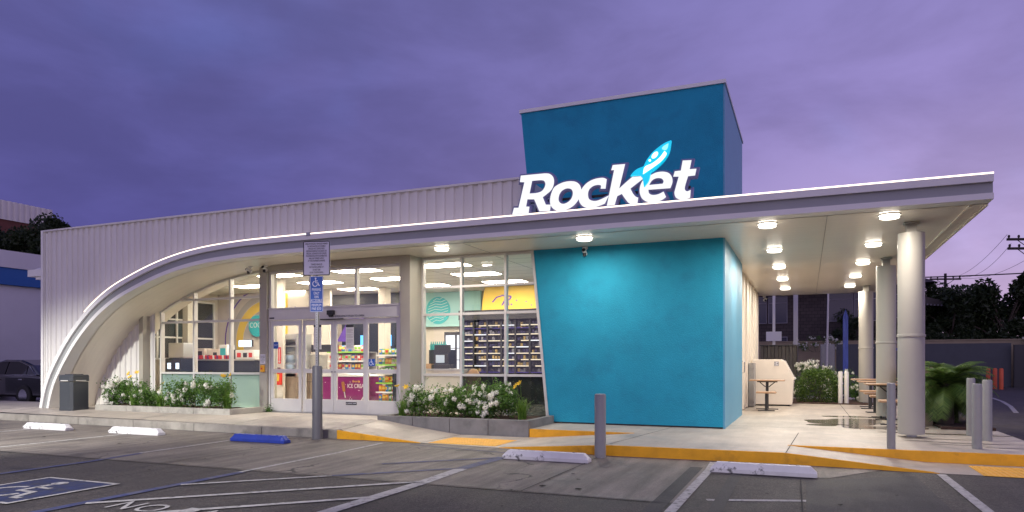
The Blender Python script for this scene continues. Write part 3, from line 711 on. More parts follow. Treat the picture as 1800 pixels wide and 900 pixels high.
# parking lot lights on their poles, out of frame to the left of and behind the photographer
def lot_lamp(x, y, label, power, tilt, cone, rz):
    lp = empty('street_lamp', (x, y, -.15), 0, label, 'street lamp', 'lot lamps behind the photographer')
    b = MB(); b.box(-.07, .07, -.07, .07, .5, 6.2); b.cyl(0, 0, 0, .5, .22, n=20); b.build('pole', M['steel'], lp)
    b = MB(); b.box(-.16, .16, -.1, .5, 6.2, 6.32); b.build('lamp_head', M['dark'], lp, bev=.02)
    lamp('lot_spot', 'SPOT', (0, .3, 6.15), power, (1, .99, .90), (R(tilt), 0, R(rz)), .25, R(cone), .45, parent=lp)
lot_lamp(-15.5, 1.0, 'tall lot lamp on a square pole facing the foot of the arch', 11000, 38, 74, 4)
lot_lamp(-7.5, -2.0, 'tall lot lamp on a square pole facing the shop entrance', 5200, 50, 52, 4)
lot_lamp(2.5, -3.0, 'tall lot lamp on a square pole facing the breezeway side', 2200, 50, 50, 6)

# ================================================================== ROOF SIGN
sign = empty('lit_shop_sign', (0, 0, 0), 0, 'glowing white Rocket lettering with cyan rocket standing on the canopy edge', 'sign')
YS = 11.60
def A(p): return (890 + p[0] / 8.183, 280 + p[1] / 8.183)
def B(p): return (1050 + p[0] / 6.921, 240 + p[1] / 6.921)
def W_(fn, pts): return [onY(*fn(p), YS) for p in pts]
def smooth(pts, k=4):
    n = len(pts); out = []
    for i in range(n):
        p0, p1, p2, p3 = pts[i - 1], pts[i], pts[(i + 1) % n], pts[(i + 2) % n]
        for j in range(k):
            t = j / k; out.append(tuple(.5 * (2 * p1[a] + (p2[a] - p0[a]) * t + (2 * p0[a] - 5 * p1[a] + 4 * p2[a] - p3[a]) * t * t + (3 * p1[a] - p0[a] - 3 * p2[a] + p3[a]) * t ** 3) for a in (0, 1)))
    return out
def part_smooth(pts, k=4):
    "points with a third value 1 are sharp corners; runs between them are rounded"
    n = len(pts); out = []
    for i in range(n):
        p0, p1, p2, p3 = pts[i - 1], pts[i], pts[(i + 1) % n], pts[(i + 2) % n]
        s1, s2 = len(p1) > 2, len(p2) > 2
        if s1 and s2: out.append(p1[:2]); continue
        if s1: p0 = p1
        if s2: p3 = p2
        for j in range(k):
            t = j / k; out.append(tuple(.5 * (2 * p1[a] + (p2[a] - p0[a]) * t + (2 * p0[a] - 5 * p1[a] + 4 * p2[a] - p3[a]) * t * t + (3 * p1[a] - p0[a] - 3 * p2[a] + p3[a]) * t ** 3) for a in (0, 1)))
    return out
K = 1
LET = [
 (A, [[(213, 238, K), (560, 205, K), (625, 212), (672, 250), (690, 310), (680, 385), (645, 450), (590, 500), (528, 548, K), (572, 655, K), (642, 655, K), (632, 744, K), (480, 752, K), (405, 578, K), (307, 578, K), (288, 682, K), (336, 684, K), (324, 777, K), (90, 795, K), (115, 700, K), (180, 700, K), (265, 332, K), (200, 330, K)],
      [(375, 313, K), (505, 303), (552, 320), (566, 365), (545, 425), (500, 468), (430, 488), (338, 495, K)]]),
 (A, [[(700, 400), (795, 345), (890, 320), (985, 322), (1045, 355), (1076, 410), (1078, 470), (1060, 540), (1030, 600), (975, 665), (895, 715), (800, 742), (722, 737), (665, 700), (636, 640), (636, 560), (658, 475)],
      [(870, 422), (932, 430), (960, 475), (950, 545), (910, 603), (845, 640), (788, 635), (756, 590), (765, 515), (805, 455)]]),
 (A, [[(1088, 430), (1150, 355), (1230, 303), (1320, 276), (1400, 270), (1447, 290, K), (1430, 425, K), (1360, 425, K), (1362, 378), (1300, 373), (1240, 395), (1195, 440), (1178, 500), (1192, 570), (1250, 600), (1335, 590), (1478, 522, K), (1420, 640, K), (1340, 672), (1260, 697), (1180, 704), (1110, 682), (1062, 630), (1046, 570), (1056, 500)]]),
 (B, [[(190, 350, K), (340, 337, K), (268, 635, K), (350, 560), (430, 492, K), (530, 486, K), (558, 516, K), (405, 635, K), (436, 695), (470, 733), (500, 745, K), (490, 815, K), (435, 826), (390, 815), (345, 765), (300, 700, K), (245, 727, K), (213, 835, K), (118, 845, K), (207, 410, K), (172, 412, K)]]),
 (B, [[(655, 470), (720, 440), (800, 430), (870, 447), (908, 495), (915, 560), (890, 630, K), (622, 650, K), (632, 692), (672, 713), (740, 705), (808, 672, K), (838, 738, K), (780, 778), (700, 803), (620, 800), (552, 762), (520, 695), (520, 620), (550, 545), (600, 500)],
      [(632, 592, K), (665, 540), (718, 510), (780, 512), (808, 545), (797, 576, K)]]),
 (B, [[(1040, 295, K), (1147, 290, K), (1125, 400, K), (1207, 394, K), (1190, 475, K), (1105, 485, K), (1070, 600), (1068, 648), (1095, 668), (1137, 652, K), (1130, 747, K), (1075, 765), (1000, 765), (955, 740), (940, 690), (950, 640), (992, 490, K), (925, 490, K), (945, 425, K), (1018, 417, K)]]),
]
for fn, loops in LET:
    lps = [W_(fn, part_smooth(l, 5)) for l in loops]
    case = poly_curve('letter', lps, M['lettercase'], sign, YS + .06, .035, .036)
    poly_curve('letter_face', lps, M['letter'], case, YS - .012, .004)
bodyp = [(900, 65, K), (830, 95), (750, 150), (680, 212), (620, 290), (590, 345), (577, 378, K), (500, 408), (450, 448), (420, 485, K), (470, 478), (530, 480), (565, 518, K), (572, 560), (580, 612, K), (628, 545), (655, 440, K), (705, 408), (780, 340), (845, 262), (882, 180)]
rk = poly_curve('rocket_emblem', [W_(B, part_smooth(bodyp, 5))], M['rocket'], sign, YS - .03, .035, .006)
M['rockethi'] = emat('rocket_highlight', (.80, .97, 1), 2.0); M['rocketpale'] = emat('rocket_pale', (.35, .85, .97), 1.2)
def ell(cx, cy, rx, ry, a, n=24): return [(cx + rx * math.cos(t) * math.cos(a) - ry * math.sin(t) * math.sin(a), cy + rx * math.cos(t) * math.sin(a) + ry * math.sin(t) * math.cos(a)) for t in [2 * math.pi * i / n for i in range(n)]]
poly_curve('emblem_window', [W_(B, ell(711, 241, 50, 26, R(-48)))], M['rockethi'], rk, YS - .077, .003)
poly_curve('emblem_window', [W_(B, ell(650, 305, 14, 14, 0))], M['rockethi'], rk, YS - .077, .003)
poly_curve('emblem_stripe', [W_(B, part_smooth([(828, 192, K), (852, 230), (790, 312), (700, 382), (568, 472, K), (590, 385), (680, 340), (768, 272)], 5))], M['rockethi'], rk, YS - .077, .003)
poly_curve('emblem_nose', [W_(B, part_smooth([(876, 98, K), (866, 150), (840, 182), (797, 165), (818, 132)], 5))], M['rocketpale'], rk, YS - .077, .003)
b = MB()
for px in (940, 1010, 1085, 1160, 1205):
    x = onY(px, 360, YS)[0]; b.box(x - .02, x + .02, YS + .1, YS + .14, 3.80, 4.25)
x0_, x1_ = onY(925, 360, YS)[0], onY(1212, 360, YS)[0]; b.box(x0_, x1_, YS + .112, YS + .15, 4.08, 4.12); b.build('support_frame', M['dark'], sign)

# ================================================================== POSTS, STOPS, BIN
def bollard(name, x, y, z, h, r, m, label, group=None, first=[None]):
    o = MB().lathe([(r, 0), (r, h - .025), (r * .93, h - .006), (r * .8, h)], n=24).build(name, M[m], None, smooth=True); o.location = (x, y, z); tag(o, label, 'bollard', group); return o
bollard('bollard', -2.70, 9.62, -.15, .91, .08, 'bollard', 'stout grey bollard on the asphalt in front of the yellow curb', 'grey steel bollards')
bollard('bollard', 1.10, 11.08, 0, .92, .055, 'bollard', 'slim grey bollard left of the nearest column', 'grey steel bollards')
bollard('bollard', 2.20, 11.49, 0, .91, .062, 'bollard', 'front middle one of three grey bollards right of the palm', 'grey steel bollards')
bollard('bollard', 2.50, 13.51, 0, .95, .062, 'bollard', 'rear left one of three grey bollards right of the palm', 'grey steel bollards')
bollard('bollard', 2.57, 12.73, 0, .94, .066, 'bollard', 'right hand one of three grey bollards, nearest the driveway', 'grey steel bollards')
M['orange'] = mat('orange_paint', (.62, .10, .03), .5, var=.08)
M['stopwhite'] = mat('chipped_white_paint', (.62, .61, .62), .6, var=.06, vscale=6, bump=.25, bscale=45, dirt=(.13, .13, .13), dscale=5.5, dlo=.60, dhi=.66)
M['stopblue'] = mat('blue_paint', (.018, .045, .32), .5, var=.15, vscale=6, bump=.2, bscale=45)
def stop(x0, x1, y, label, m, rz=0):
    L = x1 - x0; o = MB()
    pr = [(-.085, 0), (.085, 0), (.085, .05), (.05, .125), (-.05, .125), (-.085, .05)]
    e0 = [(p[0], p[1]) for p in pr]
    vs = []
    for xx, k in ((0, 1), (L * .02, 1), (L * .06, 1), (L * .94, 1), (L * .98, 1), (L, 1)):
        t = min(xx, L - xx) / (L * .06)
        for (yy, zz) in pr: vs.append((xx, yy, min(zz, .055 + .07 * min(t, 1)) if zz > .06 else zz))
    fs = [(k * 6 + i, k * 6 + (i + 1) % 6, k * 6 + 6 + (i + 1) % 6, k * 6 + 6 + i) for k in range(5) for i in range(6)] + [tuple(range(6)), tuple(range(30, 36))]
    o.add(vs, fs); q = o.build('wheel_stop', M[m], None, bev=.008); q.location = (x0, y, -.144); q.rotation_euler = (0, 0, rz)
    tag(q, label, 'wheel stop', 'wheel stops at the heads of the bays')
    for k in (.18, .82):
        p = MB(); p.cyl(L * k, 0, .126, .132, .016, n=10); p.build('anchor_pin', M['steel'], q)
    return q
stop(-14.78, -13.48, 9.32, 'lumpy white wheel stop nearest the litter bin', 'stopwhite')
stop(-12.32, -11.0, 9.36, 'white wheel stop just left of the blue one', 'stopwhite')
stop(-9.15, -7.98, 9.25, 'blue wheel stop left of the sign pole', 'stopblue')
stop(-3.93, -2.68, 9.03, 'white wheel stop in front of the stout bollard', 'stopwhite')
stop(-1.09, .12, 8.93, 'scuffed white wheel stop with black scrapes, farthest right', 'stopwhite')

M['bin'] = mat('charcoal_bin_plastic', (.048, .054, .062), .5, var=.04, bump=.15, bscale=80)
tb = empty('litter_bin', (-16.36, 11.43, .045), 0, 'square charcoal litter bin by the foot of the arch', 'litter bin')
def oct_(mb, w, d, z0, z1, c=.05, k=1.0):
    P_ = lambda w, d, z: [(-w + c, -d, z), (w - c, -d, z), (w, -d + c, z), (w, d - c, z), (w - c, d, z), (-w + c, d, z), (-w, d - c, z), (-w, -d + c, z)]
    vs = P_(w, d, z0) + P_(w * k, d * k, z1); mb.add(vs, [(i, (i + 1) % 8, 8 + (i + 1) % 8, 8 + i) for i in range(8)] + [tuple(range(7, -1, -1)), tuple(range(8, 16))])
b = MB(); oct_(b, .235, .235, 0, .70); oct_(b, .24, .24, .0, .08); b.build('body', M['bin'], tb, bev=.006)
b = MB(); oct_(b, .245, .245, .715, .84); oct_(b, .245, .245, .841, .868, k=.93); b.box(-.14, .14, -.14, .14, .869, .885)
lid = b.build('lid', M['bin'], tb, bev=.006)
b = MB(); b.box(.2455, .249, -.13, .13, .722, .742); b.box(-.13, .13, -.249, -.2455, .722, .742); b.build('slot', M['alu'], lid)
for q in ((.236, .237, -.15, .15), (-.15, .15, -.237, -.236)):
    b = MB(); b.box(q[0], q[1], q[2], q[3], .14, .62); b.build('side_panel', M['bin'], tb, bev=.0)

# ================================================================== SIGN POLE
M['signwhite'] = mat('sign_white', (.70, .69, .74), .35)
M['signblue'] = mat('sign_blue', (.012, .09, .42), .35, emit=(.0, .06, .4), es=.0)
M['black'] = mat('sign_black', (.02, .02, .02), .5)
M['signlet'] = mat('sign_letter_white', (.85, .85, .88), .4)
M['sleeve'] = mat('pole_sleeve_grey', (.13, .13, .138), .45, var=.05)
sp = empty('parking_sign_post', (-7.96, 10.0, -.15), R(14), 'grey sign post with towing notice and blue accessible parking sign', 'sign post')
MB().lathe([(.088, 0), (.088, 1.27), (.075, 1.30), (.03, 1.305)], n=28).build('bollard_sleeve', M['sleeve'], sp, smooth=True)
b = MB(); b.box(-.025, .025, -.025, .025, 1.30, 3.46); post = b.build('post', M['steel'], sp)
b = MB()
for i in range(44): b.cyl(0, 0, 0, .0012, .007, n=8, M=Matrix.Translation((0, -.0262, 1.35 + i * .045)) @ Matrix.Rotation(R(-90), 4, 'X'))
b.build('punched_holes', M['dark'], post)
def rrect(x0, x1, z0, z1, r, n=5):
    out = []
    for cx, cz, a0 in ((x1 - r, z1 - r, 0), (x0 + r, z1 - r, 90), (x0 + r, z0 + r, 180), (x1 - r, z0 + r, 270)):
        for i in range(n + 1): a = R(a0 + 90 * i / n); out.append((cx + r * math.cos(a), cz + r * math.sin(a)))
    return out
zt = 1.35 + .0
X0, X1, Z0, Z1 = -.25, .25, 2.89, 3.50
pn = MB(); pn.prism(rrect(X0, X1, Z0, Z1, .03), -.034, -.028); pn = pn.build('towing_notice', M['signwhite'], sp)
def rim(mb, x0, x1, z0, z1, r, w, y):
    a = rrect(x0, x1, z0, z1, r); c = rrect(x0 + w, x1 - w, z0 + w, z1 - w, max(r - w, .005)); n = len(a)
    mb.add([(p[0], y, p[1]) for p in a] + [(p[0], y, p[1]) for p in c], [(i, (i + 1) % n, n + (i + 1) % n, n + i) for i in range(n)])
b = MB(); rim(b, X0 + .001, X1 - .001, Z0 + .001, Z1 - .001, .03, .016, -.0355); b.build('border', M['black'], pn)
text_mesh('lettering', 'UNAUTHORIZED VEHICLES PARKED\nIN DESIGNATED ACCESSIBLE\nSPACES NOT DISPLAYING\nDISTINGUISHING PLACARDS OR\nSPECIAL LICENSE PLATES ISSUED\nFOR PERSONS WITH DISABILITIES\nWILL BE TOWED AWAY\nAT THE OWNER\'S EXPENSE', .042, M['black'], pn, wallM(0, -.0365, 3.30), .0006, sx=.62, space=1.0, line=1.02)
text_mesh('lettering', 'TOWED VEHICLES\nMAY BE RECLAIMED AT\n310 967 5200\nOR BY TELEPHONING', .042, M['black'], pn, wallM(0, -.0365, 3.015), .0006, sx=.62, line=1.12)
X0, X1, Z0, Z1 = -.122, .122, 2.25, 2.88
pn = MB(); pn.prism(rrect(X0, X1, Z0, Z1, .02), -.034, -.028); pn = pn.build('accessible_parking_sign', M['signblue'], sp)
b = MB(); rim(b, X0 + .004, X1 - .004, Z0 + .004, Z1 - .004, .02, .006, -.0355); b.box(X0 + .008, X1 - .008, -.0362, -.0352, 2.412, 2.418); b.build('border', M['signlet'], pn)
b = MB(); isa(b, Matrix.Translation((-.085, -.036, 2.69)) @ Matrix.Rotation(R(90), 4, 'X') @ Matrix.Diagonal((.165, .17, 1, 1))); b.build('wheelchair_symbol', M['signlet'], pn)
text_mesh('lettering', 'PARKING\nONLY\nVAN\nACCESSIBLE', .070, M['signlet'], pn, wallM(0, -.036, 2.545), .0006, sx=.58, line=.92)
text_mesh('lettering', 'MINIMUM\nFINE $250', .068, M['signlet'], pn, wallM(0, -.036, 2.335), .0006, sx=.62, line=.92)

# oil drips and tyre scuffs in the bays
M['oil'] = mat('oil_stain', (.018, .017, .017), .85, spec=.1)
pu = MB()
ro = random.Random(9)
for cx0 in (-13.2, -10.5, -7.75, -2.6, .2):
    for k in range(9):
        r0 = ro.choice((.010, .014, .02, .032)); px_, py_ = cx0 + ro.gauss(0, .35), ro.uniform(5.6, 8.6); n0 = len(pu.v); blob(px_, py_, r0, r0 * 1.2, ro.randint(0, 999), 16)
        for q in range(n0, len(pu.v)): pu.v[q] = (pu.v[q][0], pu.v[q][1], -.1366)
tag(pu.build('oil_spots', M['oil']), 'dark oil drips scattered on the parking bays', None, None, 'structure')

# security cameras
M['camwhite'] = mat('camera_housing', (.7, .7, .68), .35)
sc = empty('security_camera', (-3.98, 13.1, 3.38), 0, 'white security camera at the top left of the teal wall', 'camera')
b = MB(); b.lathe([(.05, .09), (.055, .06), (.03, .03)], n=16); b.build('base', M['camwhite'], sc, smooth=True)
b = MB(); b.cyl(0, 0, -.06, .07, .038, n=16, M=Matrix.Translation((0, -.03, -.02)) @ Matrix.Rotation(R(62), 4, 'X')); b.build('body', M['camwhite'], sc)
b = MB(); b.cyl(0, 0, .071, .085, .036, n=16, M=Matrix.Translation((0, -.03, -.02)) @ Matrix.Rotation(R(62), 4, 'X')); b.cyl(0, -.05, -.1, -.03, .03, n=12); b.build('lens_hood', M['dark'], sc)
dup(sc, (-11.45, 12.55, 3.38), R(0), 'right one of two cameras over the entrance corner')
dup(sc, (-11.85, 12.5, 3.36), R(-60), 'left one of two cameras over the entrance corner')
dup(sc, (-1.3, 24.9, 3.36), R(60), 'white camera at the far end of the breezeway wall')

# wall button by the doors
ab = empty('door_push_plate', (-11.65, YP - .003, 1.15), 0, 'small notice and yellow button box on the portal left of the doors', 'sign')
b = MB(); b.box(-.075, .075, -.008, 0, .03, .25); n_ = b.build('notice', M['signwhite'], ab)
text_mesh('lettering', 'WARNING\nTHIS AREA\nIS UNDER\n24 HOUR\nVIDEO', .035, M['black'], n_, wallM(0, -.0095, .14), .0004, sx=.8)
b = MB(); b.box(-.04, .06, -.05, 0, -.16, .0); b.build('button_box', mat('button_yellow', (.75, .35, .02), .4), ab, bev=.008)
b = MB(); b.cyl(0, 0, .0, .02, .018, n=12, M=Matrix.Translation((.01, -.05, -.08)) @ Matrix.Rotation(R(90), 4, 'X')); b.build('button', mat('button_red', (.5, .03, .02), .4), ab)

# ================================================================== BREEZEWAY FURNITURE
M['wood'] = mat('warm_laminate', (.42, .26, .15), .35, var=.1, vscale=4)
M['blackmetal'] = mat('black_powder_coat', (.03, .03, .032), .45)
M['beige'] = mat('beige_enamel', (.74, .67, .58), .4, var=.04)
def seating(x, y, rz, tl_, label):
    t = empty('dining_table', (x, y, 0), rz, label, 'table', 'fixed tables and seats under the canopy')
    b = MB(); b.box(-tl_ / 2, tl_ / 2, -.3, .3, .735, .765); b.build('tabletop', M['wood'], t, bev=.008)
    b = MB(); b.box(-.035, .035, -.035, .035, .015, .70); b.box(-.25, .25, -.03, .03, .70, .734); b.tube([(-.18, 0, .70), (-.04, 0, .58)], .012); b.tube([(.18, 0, .70), (.04, 0, .58)], .012); b.build('pedestal', M['blackmetal'], t)
    b = MB(); b.box(-.27, .27, -.04, .04, 0, .02); b.box(-.04, .04, -.25, .25, 0, .021); b.build('foot', M['blackmetal'], t)
    return t
def stool(x, y, label):
    t = empty('fixed_seat', (x, y, 0), 0, label, 'seat', 'fixed seats beside the canopy tables')
    b = MB(); b.box(-.235, .235, -.2, .2, .44, .485); b.build('seat', M['wood'], t, bev=.015)
    b = MB(); b.box(-.03, .03, -.03, .03, .02, .44); b.build('post', M['blackmetal'], t)
    b = MB(); b.box(-.2, .2, -.035, .035, 0, .02); b.build('foot', M['blackmetal'], t)
    return t
seating(-.93, 19.2, 0, .86, 'small table by the white wall in front of the ice bin')
stool(-.92, 18.55, 'wooden seat of the table by the white wall')
for i, (y, l) in enumerate(((16.6, 'nearest'), (18.8, 'middle'), (21.3, 'farthest'))): seating(1.62, y, 0, .95, f'{l} of three tables along the columns')
st_ = [stool(1.53, y, f'{l} seat in the row between the columns') for y, l in ((15.25, 'nearest'), (17.3, 'second nearest'), (18.95, 'third nearest'), (20.4, 'farthest'))]
# ice bin
ib = empty('ice_merchandiser', (-1.42, 20.75, 0), 0, 'beige slant front ice bin against the breezeway wall', 'ice bin')
pf = [(0, .04), (1.06, .04), (1.10, .70), (.80, 1.30), (.02, 1.30)]
b = MB(); b.prism(pf, 0, 1.5); b.build('cabinet', M['beige'], ib, bev=.012)
b = MB(); b.box(.05, 1.0, .05, 1.4, 0, .04); b.build('plinth', M['dark'], ib)
for y0, y1 in ((.04, .72), (.78, 1.46)):
    b = MB(); dx, dz = (.80 - 1.10), (.6); L = math.hypot(dx, dz); nx, nz = dz / L, -dx / L
    P_ = lambda t, o: (1.10 + dx * t + nx * o, .70 + dz * t + nz * o)
    b.prism([P_(.04, .002), P_(.04, .045), P_(.92, .045), P_(.92, .002)], y0, y1); d_ = b.build('door', M['beige'], ib, bev=.008)
    b = MB(); b.prism([P_(.02, .046), P_(.02, .07), P_(.10, .07), P_(.10, .046)], y0 + .1, y1 - .1); b.build('handle', M['alu'], d_)
b = MB(); b.box(.60, .72, -.006, -.001, 1.12, 1.24); rim(b, .60, .72, 1.12, 1.24, .01, .01, -.007); nb = b.build('number_plate', M['signwhite'], ib)
text_mesh('number', '34', .1, M['black'], nb, wallM(.66, -.008, 1.18), .0005)
b = MB(); rim(b, .602, .718, 1.122, 1.238, .01, .008, -.0075); b.build('plate_border', M['black'], nb)
ct = MB(); ct.box(-1.44, -1.30, 19.9, 20.6, .02, 1.2); tag(ct.build('wall_cabinet', M['bollard'], None, bev=.01), 'narrow dark panel between the white wall and the ice bin', 'cabinet')

# ================================================================== INSIDE THE SHOP
cp = empty('ceiling_panel_light', (0, 0, 3.42), 0, '', 'light', 'lit panels in the shop ceiling')
b = MB(); b.box(-.6, .6, -.3, .3, .003, .018); b.build('trim', M['white'], cp)
b = MB(); b.box(-.57, .57, -.27, .27, -.003, .0025); b.build('diffuser', M['panel'], cp)
PX = ((-14.8, 'left'), (-12.4, 'second from left'), (-10.0, 'third from left'), (-7.6, 'right')); PY = ((14.0, 'front row, just inside the glass'), (15.7, 'middle row'), (17.5, 'rear row, deep in the shop'))
for i, (x, a) in enumerate(PX):
    for j, (y, c) in enumerate(PY):
        lb = f'ceiling light panel, {a} one of the {c}'
        if i == j == 0: cp.location = (x, y, 3.42); cp['label'] = lb
        else: dup(cp, (x, y, 3.42), 0, lb)
def X(px, Y): return onY(px, 638, Y)[0]
def Z(px, py, Y): return onY(px, py, Y)[1]
M['navy'] = mat('navy_laminate', (.012, .018, .03), .35)
M['steelin'] = mat('brushed_steel', (.55, .54, .52), .3, metal=.7)
M['walnut'] = mat('grey_wood_laminate', (.26, .20, .15), .4, var=.12, vscale=6, stretch=(6, 1, 1))
M['magenta'] = mat('magenta_wrap', (.17, .006, .10), .35)
M['aqua'] = mat('aqua_paint', (.35, .62, .60), .6); M['tealsign'] = mat('teal_sign', (.03, .42, .45), .5)
M['yellowwall'] = mat('yellow_wall', (.80, .55, .06), .6); M['purple'] = mat('purple_paint', (.12, .05, .38), .6)
M['greywall'] = mat('grey_wall', (.45, .42, .38), .6); M['green'] = mat('green_shelf_edge', (.25, .50, .06), .5)
M['paper'] = mat('paper', (.75, .74, .70), .7); M['red'] = mat('red_plastic', (.60, .03, .02), .4)
M['screen'] = emat('lit_screen', (.75, .88, 1), 2.2); M['tube'] = emat('blue_tube', (.15, .55, 1), 2.0)
M['cooler'] = emat('cooler_glow', (.95, .97, 1), 1.3); M['purplelit'] = emat('purple_strip', (.22, .16, .60), .35)
M['pricelit'] = emat('lit_price_strip', (1, .86, .62), 1.15)
# mural partition with COOL disc
mw = empty('mural_partition', (0, 0, 0), 0, 'cream wall with yellow and grey arcs behind the left window', 'wall')
b = MB(); b.box(-17.79, -13.3, 17.3, 17.4, .08, 3.435); b.build('panel', M['cream'], mw)
def arcband(mb, cx, cz, r0, r1, a0, a1, y, n=20, xlo=-99, xhi=99, zhi=3.43):
    vs = []
    for i in range(n + 1):
        a = R(a0 + (a1 - a0) * i / n)
        for r in (r0, r1): vs.append((min(max(cx + r * math.cos(a), xlo), xhi), y, min(cz + r * math.sin(a), zhi)))
    mb.add(vs, [(2 * i, 2 * i + 2, 2 * i + 3, 2 * i + 1) for i in range(n)])
cx = X(470, 17.3)
for nm_, m, r0, r1 in (('yellow_arc', 'yellowwall', 1.0, 1.28), ('grey_arc', 'greywall', .62, .98), ('grey_arc', 'greywall', 1.3, 1.5), ('purple_arc', 'purple', 1.72, 1.77)):
    b = MB(); arcband(b, cx, 1.9, r0, r1, 60, 200, 17.296, xlo=-17.7); b.build(nm_, M[m], mw)
b = MB(); b.box(X(500, 17.3), X(506, 17.3), 17.292, 17.298, 1.5, 3.43); b.build('yellow_stripe', M['yellowwall'], mw)
b = MB(); arcband(b, X(556, 17.3), 2.0, 1.2, 1.25, 130, 230, 17.295); b.build('purple_arc', M['purple'], mw)
x, z = onY(452, 573, 17.2)
cs = empty('cool_sign', (x, 17.22, z), 0, 'round teal COOL sign on the cream mural wall', 'sign')
b = MB(); b.cyl(0, 0, 0, .03, .34, n=40, M=Matrix.Rotation(R(90), 4, 'X')); b.build('disc', M['tealsign'], cs)
text_mesh('lettering', 'COOL', .24, M['paper'], cs, wallM(0, -.033, .02), .001, sx=.8, space=1.15)
# dark glazed side window in the left wall
sw_ = empty('side_window', (0, 0, 0), 0, 'white framed dark window in the left end wall of the shop', 'window')
b = MB(); b.box(-17.795, -17.76, 14.2, 17.1, 1.3, 3.15); b.build('pane', mat('night_glass', (.03, .035, .04), .12), sw_)
b = MB()
for y in (14.2, 14.9, 15.6, 16.3, 17.05): b.box(-17.757, -17.71, y, y + .06, 1.3, 3.15)
for z in (1.3, 1.95, 2.5, 3.1): b.box(-17.758, -17.712, 14.2, 17.11, z, z + .05)
b.build('frame', M['white'], sw_)
b = MB(); b.box(X(321, 14.9) , X(330, 14.9), 14.9, 15.15, .08, 3.435); tag(b.build('interior_post', M['portal']), 'square grey green post inside behind the left window', 'post')
# drinks counter
dc = empty('drinks_counter', (0, 0, 0), 0, 'long navy fronted drinks counter behind the left window', 'counter')
b = MB(); b.box(X(335, 15.3), X(447, 15.3), 15.3, 16.1, .08, 1.27); b.build('cabinet', M['navy'], dc)
b = MB(); b.box(X(335, 15.3) - .03, X(447, 15.3) + .03, 15.26, 16.12, 1.272, 1.31); b.build('countertop', M['steelin'], dc)
rnd = random.Random(3)
def onctr(name, label, cat, px, w, h, m, parts=(), y=15.5, z=1.312, d=.3, group=None):
    e = empty(name, (X(px, y), y, z), 0, label, cat, group)
    b = MB(); b.box(-w / 2, w / 2, 0, d, 0, h); b.build('body', M[m], e, bev=.01)
    for (nn, x0, x1, z0, z1, mm) in parts:
        q = MB(); q.box(x0, x1, -.012, -.001, z0, z1); q.build(nn, M[mm], e)
    return e
onctr('coffee_machine', 'white coffee machine with dark window, left on the navy counter', 'coffee machine', 350, .42, .32, 'beige', (('panel', -.12, .12, .08, .24, 'black'),))
onctr('coffee_machine', 'wide cream coffee machine with small screen, mid navy counter', 'coffee machine', 374, .50, .30, 'beige', (('panel', .02, .16, .1, .2, 'black'), ('nozzle', -.18, -.1, .02, .12, 'black')))
onctr('frozen_drink_machine', 'drinks machine with framed picture on the navy counter', 'drinks machine', 392, .30, .42, 'white', (('picture', -.1, .1, .08, .32, 'tealsign'),))
onctr('menu_screen', 'bright white menu screen above the counter under the COOL sign', 'screen', 431, .55, .20, 'black', (('display', -.24, .24, -.0, .19, 'screen'),), z=1.68, d=.05, y=15.9)
onctr('cup_dispenser', 'pale cup dispenser rack below the bright menu screen', 'dispenser', 430, .70, .26, 'paper', (('cup_hole', -.28, -.14, .05, .18, 'red'), ('cup_hole', -.05, .09, .05, .18, 'black'), ('cup_hole', .16, .28, .05, .18, 'red')))
cup = None
SB = []; CMB = [mat('syrup_' + a, c, .2) for a, c in (('brown', (.12, .04, .01)), ('amber', (.5, .22, .03)), ('pale', (.6, .55, .4)))]
for i in range(22):
    px = 336 + i * 3.3
    m = ('red', 'red', 'paper', 'red', 'magenta')[i % 5]
    if i < 5:
        o = MB().lathe([(.028, 0), (.036, .10), (.038, .105), (.034, .11)], n=12).build('paper_cup', M[m]); protos = globals().setdefault('cups', []); protos.append(o)
    else: o = cups[i % 5].copy(); COL.objects.link(o)
    o.location = (X(px, 15.34), 15.34, 1.312); tag(o, ('red' if m == 'red' else 'magenta' if m == 'magenta' else 'white') + ' drink cup on the navy counter in front of ' + ('the left white coffee machine', 'the wide cream coffee machine', 'the framed picture machine', 'the pale cup dispenser')[min(i // 6, 3)], 'cup', 'drink cups along the counter, ' + str(i // 6))
for i, (px, h, m, nm_) in enumerate(((342, .22, 'red', 'red'), (347, .18, 'paper', 'white'), (362, .26, 'wood', 'tan'), (383, .16, 'yellowwall', 'yellow'), (402, .24, 'red', 'red'), (408, .2, 'paper', 'white'), (414, .28, 'black', 'black'))):
    o = MB().box(-.07, .07, 0, .12, 0, h).build('display_box', M[m], None, bev=.006); o.location = (X(px, 15.75), 15.75, 1.312); tag(o, nm_ + ' display box on the navy counter, ' + ('left of', 'left of', 'behind', 'right of', 'just right of', 'just right of', 'left of')[i] + ' ' + ('the white coffee machine', 'the wide coffee machine', 'the wide coffee machine', 'the wide coffee machine', 'the framed picture machine', 'the framed picture machine', 'the cup dispenser')[i], 'box')
for i in range(9):
    o = MB().lathe([(.03, 0), (.032, .14), (.012, .20), (.012, .25)], n=10).build('syrup_bottle', CMB[i % 3], None, smooth=True) if i < 3 else SB[i % 3].copy()
    if i < 3: SB.append(o)
    else: COL.objects.link(o)
    px = 395 + i * 2.2 if i < 5 else 312 + i * 2; o.location = (X(px, 15.95 if i < 5 else 15.2), 15.95 if i < 5 else 15.2, 1.312 if i < 5 else 1.78); tag(o, ('brown', 'amber', 'pale')[i % 3] + ' syrup bottle ' + ('behind the framed picture machine' if i < 5 else 'on top of the soda fountain'), 'bottle', 'syrup bottles ' + ('behind the picture machine' if i < 5 else 'on the soda fountain'))
ft = empty('soda_fountain', (X(304, 14.6), 14.6, .08), 0, 'dark soda fountain cabinet at far left behind the glass', 'drinks machine')
